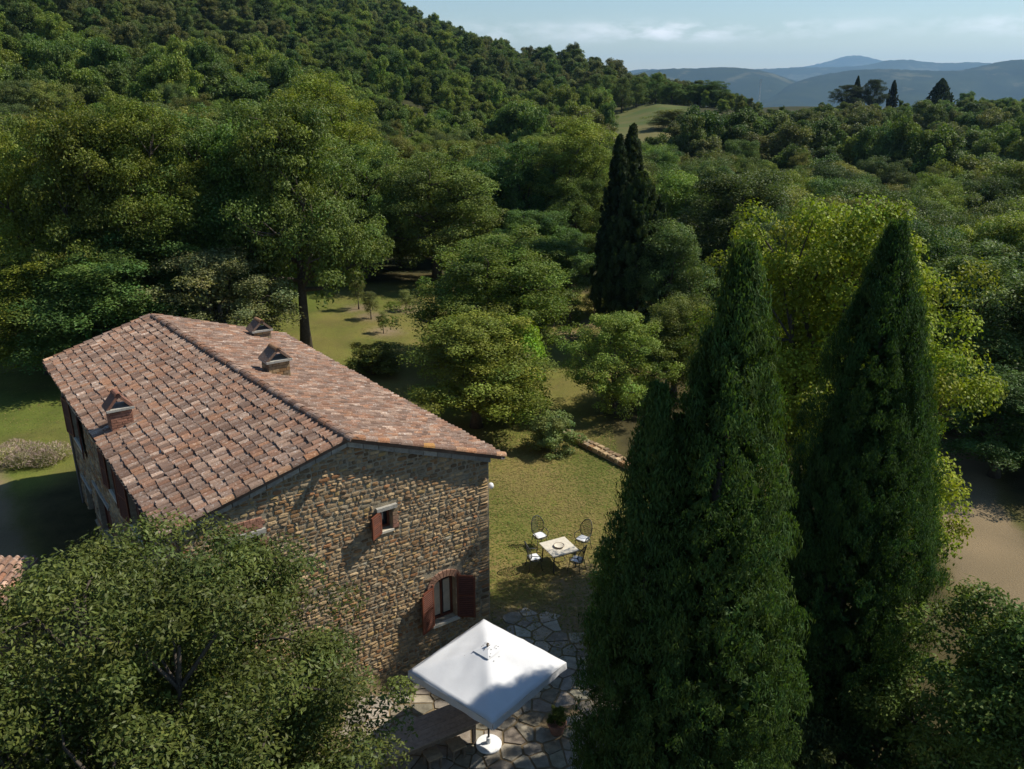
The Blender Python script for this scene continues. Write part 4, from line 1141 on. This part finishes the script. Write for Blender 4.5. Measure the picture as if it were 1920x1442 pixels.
KIND = {
 'oak_a': make_crown('oak_a', 101, 12, 5.2, 3.2, 19, 300, 70000, .078, .042, .80),
 'oak_b': make_crown('oak_b', 102, 12, 5.0, 1.8, 17, 280, 66000, .078, .042, .82, top_pow=.65),
 'oak_c': make_crown('oak_c', 103, 11, 4.4, 1.8, 15, 240, 56000, .075, .040, .80, top_pow=.8, low=.7),
 'tall': make_crown('tall', 104, 16, 4.4, 2.0, 22, 320, 66000, .078, .038, .80, br=.40, top_pow=.6, flat_=1.0, up=.35),
 'round': make_crown('round', 105, 8, 3.9, .7, 15, 190, 40000, .066, .038, .66, top_pow=.55),
 'wood_a': make_crown('wood_a', 106, 9, 4.2, .6, 12, 110, 16000, .15, .085, .95, top_pow=.6),
 'wood_b': make_crown('wood_b', 107, 9, 3.8, .6, 10, 100, 15000, .15, .085, .95, top_pow=.7, low=.75),
 'olive': make_crown('olive', 108, 4, 1.7, 1.15, 9, 60, 6500, .075, .022, .42, br=.45, up=.3),
 'shrub': make_crown('shrub', 109, 3, 1.9, .1, 11, 90, 14000, .065, .035, .45, top_pow=.5),
 'pine': make_crown('pine', 110, 10, 4.6, 5.8, 12, 110, 12000, .16, .05, .9, br=.36, top_pow=.5, flat_=.6, mat='needle'),
 'cypress_mid': make_cypress('cypress_mid', 120, 14, 1.35, 420, 52000, .10, .034),
 'conifer': make_cypress('conifer', 121, 11, 3.0, 620, 72000, .12, .04, low=.35),
}
OAK, OAKD, OAKY, GREY, POP, LIME, CYP = (.050, .078, .020), (.034, .058, .019), (.080, .096, .020), (.085, .105, .058), (.085, .115, .024), (.076, .112, .016), (.022, .040, .0140)
def tree(kind, x, y, H, label=None, group=None, color=OAK, wid=1.0, rz=None, name='tree', cat='tree', z=None):
    k = KIND[kind]; s = H / k['H']; zz = terr1(x, y) if z is None else z
    e = empty(name, (x, y, zz), label, cat, group, rng.uniform(0, 6.28) if rz is None else rz); e.scale = (s * wid, s * wid, s)
    c = add_obj('crown', k['crown'], e); c.color = (*color, 1)
    add_obj('trunk', k['trunk'], e)
    return e
def ptree(kind, px, ytop, D, label=None, group=None, color=OAK, wpx=None, **kw):
    """crown centre column px and top row ytop in the photo, at distance D"""
    q = at_dist(px, ytop, D); x, y = q[0], q[1]; z = terr1(x, y); H = q[2] - z
    wid = 1.0
    if wpx:
        V = KIND[kind]; me = V['crown']; bb = V['rad']
        dep = y * CP + (HC - q[2]) * SP; wid = (wpx / FPX * dep / 2) / (bb * H / V['H'])
    return tree(kind, x, y, H, label, group, color, wid, z=z, **kw)

# behind and beside the house
ptree('oak_b', 45, 215, 50, 'tall olive green tree rising at the far left edge behind the left lawn', color=OAKY, wpx=230, name='broadleaf_tree')
ptree('oak_c', 50, 470, 45.5, 'bright green maple like tree low at the left edge beside the left lawn', color=(.070, .105, .020), wpx=210, name='broadleaf_tree')
ptree('oak_c', 140, 205, 48, 'tall olive toned oak between the left edge tree and the roof peak', color=(.058, .074, .018), wpx=200, name='oak_tree')
ptree('tall', 248, 165, 49, 'tall dark oak directly above the roof peak', color=(.052, .076, .018), wpx=210, name='oak_tree')
ptree('tall', 330, 190, 52, 'slender dark tree between the tall left oak and the great oak', color=OAKD, wpx=230, name='broadleaf_tree')
ptree('oak_a', 535, 198, 50, 'great oak right behind the far chimney with a dark bare trunk', color=(.048, .076, .024), wpx=270, name='oak_tree')
ptree('oak_c', 440, 232, 52, 'tall oak joined to the left side of the great oak', color=(.050, .080, .024), wpx=200, name='oak_tree')
ptree('oak_b', 672, 262, 71, 'rounded oak standing behind the clearing right of the great oak', color=(.056, .084, .026), wpx=200, name='oak_tree')
ptree('tall', 600, 132, 78, 'bright yellow green poplar showing above the great oak', color=POP, wpx=210, name='poplar_tree')
ptree('oak_b', 812, 275, 70, 'broad mid green oak at the back left of the orchard lawn', color=(.052, .082, .026), wpx=230, name='oak_tree')
ptree('round', 395, 478, 46, 'grey green willow like tree just behind the roof ridge', color=GREY, wpx=250, name='willow_tree')
ptree('oak_c', 175, 470, 45, 'dark evergreen oak behind the far roof corner', color=OAKD, wpx=240, name='oak_tree')
ptree('oak_c', 275, 400, 49, 'dark tree filling the shade between the roof peak and the left oaks', color=OAKD, wpx=260, name='oak_tree')
ptree('oak_b', 925, 432, 48, 'wide spreading oak in the middle of the orchard lawn', color=(.066, .086, .020), wpx=270, name='oak_tree')
ptree('oak_c', 890, 588, 39.5, 'leafy multi stemmed garden tree beyond the right end of the roof', color=(.068, .090, .020), wpx=225, name='garden_tree')
ptree('oak_c', 1025, 445, 61, 'narrower oak joined to the right of the wide orchard oak', color=(.060, .084, .022), wpx=140, name='oak_tree')
ptree('shrub', 962, 600, 41, 'bright green upright bush right of the garden tree', color=(.080, .135, .022), wpx=120, name='bush', cat='bush')
ptree('round', 1158, 592, 41.5, 'rounded light green shrub tree at the head of the low stone wall', color=(.072, .100, .026), wpx=168, name='shrub_tree')
ptree('shrub', 697, 648, 46.5, 'small dark rounded bush peeping over the right roof slope', color=(.055, .072, .020), wpx=100, name='bush', cat='bush')
ptree('shrub', 1040, 782, 36.5, 'low pale rose bush at the near end of the low stone wall', color=(.085, .115, .05), wpx=85, name='bush', cat='bush')
ptree('cypress_mid', 1188, 232, 62, 'taller slim dark cypress of the pair at the back of the garden', color=(.017, .027, .013), wpx=80, name='cypress_tree')
ptree('cypress_mid', 1163, 252, 61, 'shorter slim dark cypress leaning on its taller twin', color=(.017, .027, .013), wpx=72, name='cypress_tree')
ptree('conifer', 1205, 325, 54, 'stout blackish conifer in front of the slim cypress pair', color=(.020, .034, .015), wpx=165, name='conifer_tree')
ptree('oak_c', 1262, 420, 52, 'dark green oak beside the stout conifer', color=(.040, .066, .026), wpx=120, name='oak_tree')
ptree('oak_c', 1275, 560, 44, 'leafy tree between the shrub tree and the tall left cypress', color=(.060, .088, .024), wpx=130, name='garden_tree')
ptree('tall', 1085, 212, 82, 'light green poplar behind the orchard left of the cypress pair', color=(.074, .104, .026), wpx=170, name='poplar_tree')
ptree('oak_b', 965, 262, 84, 'blue green oak behind the orchard left of the light poplar', color=OAKD, wpx=190, name='oak_tree')
ptree('oak_a', 1010, 400, 66, 'shaded dark oak at the back edge of the orchard', color=OAKD, wpx=170, name='oak_tree')
ptree('oak_b', 1870, 470, 40, 'dark rounded oak at the right edge above the dirt drive', color=(.042, .066, .022), wpx=330, name='oak_tree')
ptree('oak_a', 1760, 440, 52, 'mid green oak behind the right cypress tip', color=(.050, .080, .022), wpx=300, name='oak_tree')
ptree('oak_c', 1905, 700, 34, 'dark low oak overhanging the dirt drive at the right edge', color=OAKD, wpx=200, name='oak_tree')
ptree('oak_b', 1620, 372, 60, 'green oak top showing behind the yellow lime tree', color=(.046, .074, .024), wpx=260, name='oak_tree')
ptree('oak_a', 1400, 330, 66, 'dark oak behind the left end of the yellow lime tree', color=(.040, .066, .024), wpx=260, name='oak_tree')
# young olives in the orchard
for px, py, yt, w, lab in ((674, 598, 528, 42, 'young grey green olive at the back left of the orchard lawn'), (697, 616, 566, 40, 'slim young olive just in front of the back left one'),
                           (720, 640, 600, 30, 'smallest young olive standing nearest the roof slope'), (762, 598, 560, 40, 'young olive beside the shade of the wide oak'),
                           (1068, 630, 545, 70, 'leafier young fruit tree on the right of the orchard lawn'), (1113, 607, 535, 60, 'young fruit tree farthest right on the orchard lawn')):
    g = bp(px, py, .1); q = at_dist(px, yt, g[1]); H = max(1.2, q[2] - .1)
    t = tree('olive', g[0], g[1], H, lab, 'young trees planted in the orchard', (.080, .098, .05) if px < 1000 else (.055, .08, .025), min(1.6, (w / FPX * (g[1] * CP + 13 * SP) / 2) / (1.75 * H / 4)), name='young_tree')

# hero trees near the lens
KIND['lime'] = make_crown('lime', 131, 12.2, 6.4, 2.0, 24, 330, 112000, .056, .043, .82, br=.36, top_pow=.62, up=.6, flat_=.8)
KIND['bay'] = make_crown('bay', 132, 9.2, 4.9, 1.3, 30, 520, 190000, .050, .020, .58, br=.33, top_pow=.55, up=.45, low=.8, mat='gloss_leaf')
KIND['corner'] = make_crown('corner', 133, 7.2, 3.1, .8, 16, 250, 64000, .06, .028, .55, top_pow=.55)
KIND['cyp_l'] = make_cypress('cyp_l', 141, 12.6, 1.62, 3400, 340000, .050, .0120, tips=((0.2, 0, 1.0, 1.0), (-.95, -.1, .83, .66), (.5, .3, .74, .85), (-.5, .5, .6, .9)), low=.42)
KIND['cyp_r'] = make_cypress('cyp_r', 142, 13.6, 2.2, 3400, 340000, .050, .0120, tips=((0, 0, 1.0, 1.0), (.62, .1, .88, .8), (-.55, -.3, .7, .9)), low=.38)
tree('lime', 9.5, 24.2, 13.5, 'large yellow green lime tree behind the two tall cypresses', None, LIME, .76, .6, 'lime_tree')
tree('bay', -6.3, 11.7, 8.95, 'big leafy evergreen tree filling the lower left corner before the gable', None, (.042, .064, .020), 1.06, 1.1, 'evergreen_tree')
tree('bay', -10.6, 9.2, 8.0, 'second leafy evergreen tree cut by the bottom left edge', None, (.038, .060, .018), .9, 3.0, 'evergreen_tree')
tree('corner', 10.7, 14.3, 6.6, 'bushy green tree in the lower right corner beside the right cypress', None, (.070, .098, .028), 1.05, .3, 'broadleaf_tree')
tree('cyp_l', 3.55, 13.4, 14.1, 'tall dense dark cypress beside the parasol, left of the two', None, CYP, 1.0, 0.0, 'cypress_tree')
tree('cyp_r', 8.45, 18.3, 13.7, 'tall dense dark cypress on the right, the taller of the two', None, CYP, 1.0, 0.0, 'cypress_tree')
tree('shrub', 3.5, 21.4, 3.4, 'leafy bush peeping out left of the tall left cypress', None, (.05, .075, .022), .8, .4, 'bush', 'bush')
tree('shrub', 9.2, 16.6, 2.2, 'dark bush between the right cypress and the corner tree', None, (.024, .040, .015), 1.0, 1.4, 'bush', 'bush')
tree('shrub', 7.3, 15.9, 1.9, 'low dark bush at the foot of the right cypress', None, (.022, .036, .014), 1.0, 2.4, 'bush', 'bush')
# potted plant leaves
pf = add_obj('foliage', KIND['shrub']['crown'], pot, (0, 0, .28)); pf.scale = (.17, .17, .16); pf.color = (.045, .075, .02, 1)
# lavender by the left lawn
def lavender(seed):
    r = np.random.default_rng(seed); n = 1500; d = runit(r, n); d[:, 2] = np.abs(d[:, 2]) + .25; d /= np.linalg.norm(d, axis=1, keepdims=True)
    P = d * r.uniform(.3, .75, n)[:, None]; V, Q = leaves(P, runit(r, n), .09, .012, r, d); T = np.where((np.linalg.norm(P, axis=1) > .62)[:, None], [[1.1, .9, 1.25]], [[1, 1.05, .8]]); return quad_mesh('lavender', V, Q, M['leaf'], T * r.uniform(.7, 1.2, (n, 1)))
LV = lavender(3)
for k, (px, py) in enumerate(((12, 868), (45, 875), (62, 858), (85, 872), (106, 860), (30, 852))):
    g = bp(px, py, .8); o = add_obj('lavender', LV, None, (g[0], g[1], terr1(g[0], g[1]))); o.color = (.15, .15, .13, 1); s = rng.uniform(.9, 1.25); o.scale = (s, s, s * .9); o.rotation_euler = (0, 0, k)
    tag(o, 'rounded grey lavender clump on the left lawn, ' + ('leftmost', 'third from left', 'fourth from left', 'second from the house', 'nearest the house', 'second from left')[k], 'lavender', 'lavender clumps by the left lawn')

# --- the woods: the nearest trees one by one, the far slopes as one mass
r = np.random.default_rng(77)
def px_of(x, y, z):
    dz = z - HC; dep = y * CP - dz * SP; return 960 + FPX * x / dep, 721 - FPX * (y * SP + dz * CP) / dep
def ycap(px, D):
    c = np.interp(D, [55, 90, 130, 200, 300], [380, 300, 235, 205, 170]); l = np.interp(D, [55, 90, 130, 200, 300], [215, 150, 112, 60, -200])
    rr = np.interp(D, [55, 90, 130, 200, 300], [400, 330, 262, 215, 190]); 
    v = np.interp(px, [480, 760, 1000, 1250, 1450], [l, c if D < 220 else l, c if D < 220 else l, c if D < 240 else 150, rr]); return v
spots = []
yv = 34.0
while yv < 560:
    step = 5.6 if yv < 150 else 6.0
    xm = yv * .74 + 22
    for xv in np.arange(-xm, xm, step):
        x = xv + r.uniform(-.6, .6) * step; y = yv + r.uniform(-.6, .6) * step; D = math.hypot(x, y); th = math.atan2(x, y)
        if D < 56 and not (x > 19 and D > 44): continue
        if D > np.interp(th, _th, _Dr) + 55: continue
        spots.append((D, x, y))
    yv += step
spots = np.array(sorted(spots)); sx, sy = spots[:, 1], spots[:, 2]
keep = poly_sd(sx, sy, LAWN) < -4.2
keep &= poly_sd(sx, sy, [(-46, 32), (-18, 30), (-15, 38), (-19, 50), (-46, 52)]) < -1
keep &= meadow_mask(sx, sy) < .12
keep &= poly_sd(sx, sy, ROAD) < -2
spots = spots[keep]; sz_ = terr(spots[:, 1], spots[:, 2])
named = np.array([o.location[:2] for o in bpy.data.objects if o.parent is None and o.get('category') == 'tree'])
WOODC = [(.042, .068, .022), (.036, .058, .022), (.056, .080, .022), (.050, .070, .030), (.066, .092, .024), (.040, .062, .030), (.074, .084, .030)]
wood = []; n_ind = 0; farp = []; fars = []
for i, (D, x, y) in enumerate(spots):
    z = sz_[i]
    H = r.uniform(9.0, 14.5) if D < 110 else (r.uniform(7.5, 11.5) if D < 190 else r.uniform(6.0, 9.5))
    if D > 260: H = 5.0 + 4.6 * r.random() ** 1.6
    if D > 190 and r.random() < .07: continue
    px, py = px_of(x, y, z + H)
    if D < 330:
        cap = ycap(px, D)
        if 1115 < px < 1265 and 85 < D < 190: cap = max(cap, 272)
        cap = float(cap); lim = HC + y * (ray(px, cap)[2] / ray(px, cap)[1]) - z
        H = min(H, lim * r.uniform(.86, 1.04))
    if H < 3.2: continue
    if px < -140 or px > 2060:
        if D > 70 or x < 0: continue
    if len(named) and D < 90 and np.min(np.hypot(named[:, 0] - x, named[:, 1] - y)) < 3.6: continue
    if n_ind < 285:
        ci = r.integers(0, len(WOODC)); kd = ['oak_a', 'oak_b', 'oak_c', 'tall', 'oak_b', 'oak_c'][r.integers(0, 6)] if H > 7 else 'round'
        li = 1 if ci in (1, 5) else (2 if ci in (4, 6) else 0)
        wood.append((D, px, ('mid green', 'dark green', 'light green')[li], tree(kd, x, y, H, None, 'trees of the wood beyond the garden', WOODC[ci], r.uniform(.9, 1.2), z=z, name='wood_tree'))); n_ind += 1
    else: farp.append((x, y, z)); fars.append(H)
def name_wood():
    zones = [(-1e9, 150, 'above the left edge lawn'), (150, 420, 'above the roof peak'), (420, 700, 'behind the great oak'), (700, 1000, 'behind the orchard lawn'), (1000, 1260, 'behind the cypress pair'),
             (1260, 1480, 'above the lime tree'), (1480, 1700, 'above the right cypress'), (1700, 1e9, 'towards the right edge')]
    ordn = ['first', 'second', 'third', 'fourth', 'fifth', 'sixth', 'seventh', 'eighth', 'ninth', 'tenth', 'eleventh', 'twelfth']
    for a, b, txt in zones:
        zs = sorted([w for w in wood if a <= w[1] < b], key=lambda w: w[0])
        for k in range(0, len(zs), 6):
            for m_, w in enumerate(sorted(zs[k:k + 6], key=lambda w: w[1])):
                w[3]['label'] = '%s tree %s, %s from left, row %s' % (w[2], txt, ordn[m_], ordn[min(k // 6, 11)])
                w[3]['category'] = 'tree'
name_wood()
farp = np.array(farp); fars = np.array(fars)
# one geometry-nodes object for the rest of the wood
def wood_mass(name, pts, hs, src, color):
    me = bpy.data.meshes.new(name); me.vertices.add(len(pts)); me.vertices.foreach_set('co', np.asarray(pts, np.float32).ravel())
    wf = np.random.default_rng(len(pts)).uniform(.7, 1.25, len(pts)); hv = np.stack([hs * wf, hs * wf, hs * np.random.default_rng(len(pts) + 1).uniform(.85, 1.3, len(pts))], 1)
    a = me.attributes.new('size', 'FLOAT_VECTOR', 'POINT'); a.data.foreach_set('vector', hv.astype(np.float32).ravel())
    me.update(); o = add_obj(name, me); o.color = (*color, 1)
    ng = bpy.data.node_groups.new(name, 'GeometryNodeTree'); ng.interface.new_socket('Geometry', in_out='INPUT', socket_type='NodeSocketGeometry'); ng.interface.new_socket('Geometry', in_out='OUTPUT', socket_type='NodeSocketGeometry')
    n, l = ng.nodes, ng.links; gi = n.new('NodeGroupInput'); go = n.new('NodeGroupOutput'); iop = n.new('GeometryNodeInstanceOnPoints')
    oi = n.new('GeometryNodeObjectInfo'); oi.inputs['Object'].default_value = src; oi.inputs['As Instance'].default_value = True; oi.transform_space = 'ORIGINAL'
    na = n.new('GeometryNodeInputNamedAttribute'); na.data_type = 'FLOAT_VECTOR'; na.inputs['Name'].default_value = 'size'
    rv_ = n.new('FunctionNodeRandomValue'); rv_.data_type = 'FLOAT_VECTOR'; rv_.inputs['Max'].default_value = (0, 0, 6.28)
    l.new(gi.outputs[0], iop.inputs['Points']); l.new(oi.outputs['Geometry'], iop.inputs['Instance']); l.new(na.outputs['Attribute'], iop.inputs['Scale']); l.new(rv_.outputs['Value'], iop.inputs['Rotation']); l.new(iop.outputs[0], go.inputs[0])
    md = o.modifiers.new('trees', 'NODES'); md.node_group = ng
    return o
src_a = tree('wood_a', 118, 175, 8, 'mid green rounded tree on the right hand slope below the knoll', None, WOODC[0], name='slope_tree').children[0]
src_b = tree('wood_b', 126, 182, 8, 'mid green tree right beside the rounded one on the right hand slope', None, WOODC[0], name='slope_tree').children[0]
fx, fy = farp[:, 0], farp[:, 1]; zone = .5 + .22 * np.sin(fx * .035 + 1.2 * np.sin(fy * .021)) + .16 * np.sin(fy * .05 - fx * .017) + .12 * (np.hypot(fx, fy) - 300) / 150
pick = np.clip(.55 * zone + .45 * r.random(len(farp)) , 0, .999); pick = np.argsort(np.argsort(pick)) / len(pick); sl = farp[:, 0] / farp[:, 1]
groups = [(src_a, WOODC[4], 'lighter green trees mixed through the hillside wood', pick < .22), (src_a, WOODC[0], 'mid green broadleaf wood covering the hillside', (pick >= .22) & (pick < .48)), (src_b, WOODC[1], 'dark evergreen oaks mixed through the hillside wood', (pick >= .48) & (pick < .7)),
          (src_a, (.060, .072, .034), 'dusty olive brown trees mixed through the hillside wood', pick >= .7)]
for src, col, lab, mk in groups:
    o = wood_mass('hillside_wood', farp[mk], fars[mk] / 9.0 * r.uniform(.9, 1.1, mk.sum()), src, col); tag(o, lab, 'wood', kind='stuff')

# --- trees picked out on the skyline and the meadow
for k, (px, yt, D, w) in enumerate(((1142, 142, 262, 44), (1168, 146, 258, 36), (1196, 145, 266, 42), (1232, 138, 272, 40), (1118, 140, 268, 42))):
    ptree('round', px, yt, D, ('rounded tree in the row at the top of the far meadow, ' + ('second from the left', 'middle one', 'fourth from the left', 'rightmost', 'leftmost')[k]), 'row of trees at the top of the meadow', (.050, .074, .026), wpx=w, name='meadow_tree')
ptree('oak_b', 1262, 152, 262, 'tree on the skyline just right of the meadow row', color=WOODC[0], wpx=46, name='skyline_tree')
ptree('oak_c', 1305, 158, 258, 'tree on the skyline between the meadow and the valley', color=WOODC[0], wpx=40, name='skyline_tree')
ptree('oak_b', 1342, 150, 256, 'rounded tree at the right end of the meadow skyline', color=WOODC[1], wpx=60, name='skyline_tree')
ptree('oak_c', 1262, 205, 205, 'bushy tree standing alone on the meadow slope', color=(.06, .08, .03), wpx=70, name='meadow_tree')
ptree('round', 1592, 160, 285, 'dark rounded pine, left on the right hand knoll', color=(.018, .03, .014), wpx=56, name='pine_tree')
ptree('cypress_mid', 1610, 142, 286, 'dark pointed cypress between the rounded pines', color=(.016, .026, .013), wpx=15, name='cypress_tree')
ptree('round', 1640, 150, 284, 'dark round topped pine right of the pointed cypress', color=(.020, .034, .015), wpx=44, name='pine_tree')
ptree('cypress_mid', 1678, 150, 290, 'short dark cypress standing alone on the right hand knoll', color=(.014, .022, .012), wpx=19, name='cypress_tree')
ptree('conifer', 1768, 147, 285, 'dark cedar with a crooked tip on the right skyline', color=(.020, .034, .018), wpx=46, name='cedar_tree')

# --- masts
def mast(px, ytop, ybase, D, lab):
    t_ = at_dist(px, ytop, D); b = np.array([t_[0], t_[1], terr1(t_[0], t_[1])]); H = t_[2] - b[2]; e = empty('lattice_mast', b, lab, 'mast'); wd_ = H * .035
    for k in range(3):
        a = k * 2.094; MB().tube([(wd_ * math.cos(a), wd_ * math.sin(a), -.5), (.15 * wd_ * math.cos(a), .15 * wd_ * math.sin(a), H)], max(.05, H * .004), 5).build('leg', M['galv'], e)
    m = MB()
    for j in range(14):
        z0, z1 = H * j / 14, H * (j + 1) / 14; f0, f1 = wd_ * (1 - .85 * j / 14), wd_ * (1 - .85 * (j + 1) / 14)
        for k in range(3):
            a, b_ = k * 2.094, (k + 1) * 2.094; m.tube([(f0 * math.cos(a), f0 * math.sin(a), z0), (f1 * math.cos(b_), f1 * math.sin(b_), z1)], max(.03, H * .002), 4)
    m.build('bracing', M['galv'], e)
    m = MB()
    for j in range(4): m.box((0, 0, H * (.9 + .03 * j)), (wd_ * 1.6, .1, H * .012)); 
    m.build('antenna', M['galv'], e)
mast(1078, 78, 105, 440, 'thin lattice mast on the wooded ridge against the sky')
mast(1427, 148, 178, 2400, 'distant lattice mast in the hazy valley')
# --- pale buildings far off in the valley
for k, (px, py, D, w_, h_, lab) in enumerate(((1453, 178, 5000, 95, 14, 'long white shed far off in the valley below the left hills'), (1545, 170, 5300, 26, 11, 'small pale house in the valley, left of the others'),
        (1520, 163, 5400, 22, 10, 'tiny pale house on the foot of the hills'), (1720, 172, 5200, 30, 10, 'pale farm building in the valley behind the cypress on the knoll'),
        (1868, 180, 4900, 40, 11, 'pale farm building in the valley at the right'), (1900, 184, 4800, 60, 9, 'long pale building in the valley at the right edge'))):
    q = at_dist(px, py, D); z = terr1(q[0], q[1]); z = max(z, -101.0) if abs(q[2] - z) < 45 else z; O = np.array([q[0], q[1], z])
    bl = empty('valley_building', O, lab, 'building'); wdp = 16.0
    MB().box(O + Z * (h_ / 2 - 1), (w_, wdp, h_ + 2)).build('wall', M['plaster'], bl, O)
    x0, y0 = w_ / 2 + 1, wdp / 2 + 1
    MB().add([O + np.array(v) for v in ((-x0, -y0, h_), (x0, -y0, h_), (x0, y0, h_), (-x0, y0, h_), (-x0, 0, h_ + 4), (x0, 0, h_ + 4))], [(0, 1, 5, 4), (2, 3, 4, 5), (0, 4, 3), (1, 2, 5)]).build('roof', M['plaster' if k == 0 else 'tile'], bl, O)

# ------------------------------------------------------------------ haze
hb = MB(); hb.box((0, 3000, 200), (40000, 32000, 800))
hm, N, L, out = new_mat('haze'); pv = N.new('ShaderNodeVolumePrincipled')
pv.inputs['Color'].default_value = (.42, .70, 1.0, 1); pv.inputs['Density'].default_value = 6e-5; pv.inputs['Anisotropy'].default_value = .3
L.new(pv.outputs[0], out.inputs['Volume'])
hz = hb.build('haze', hm); tag(hz, kind='stuff')
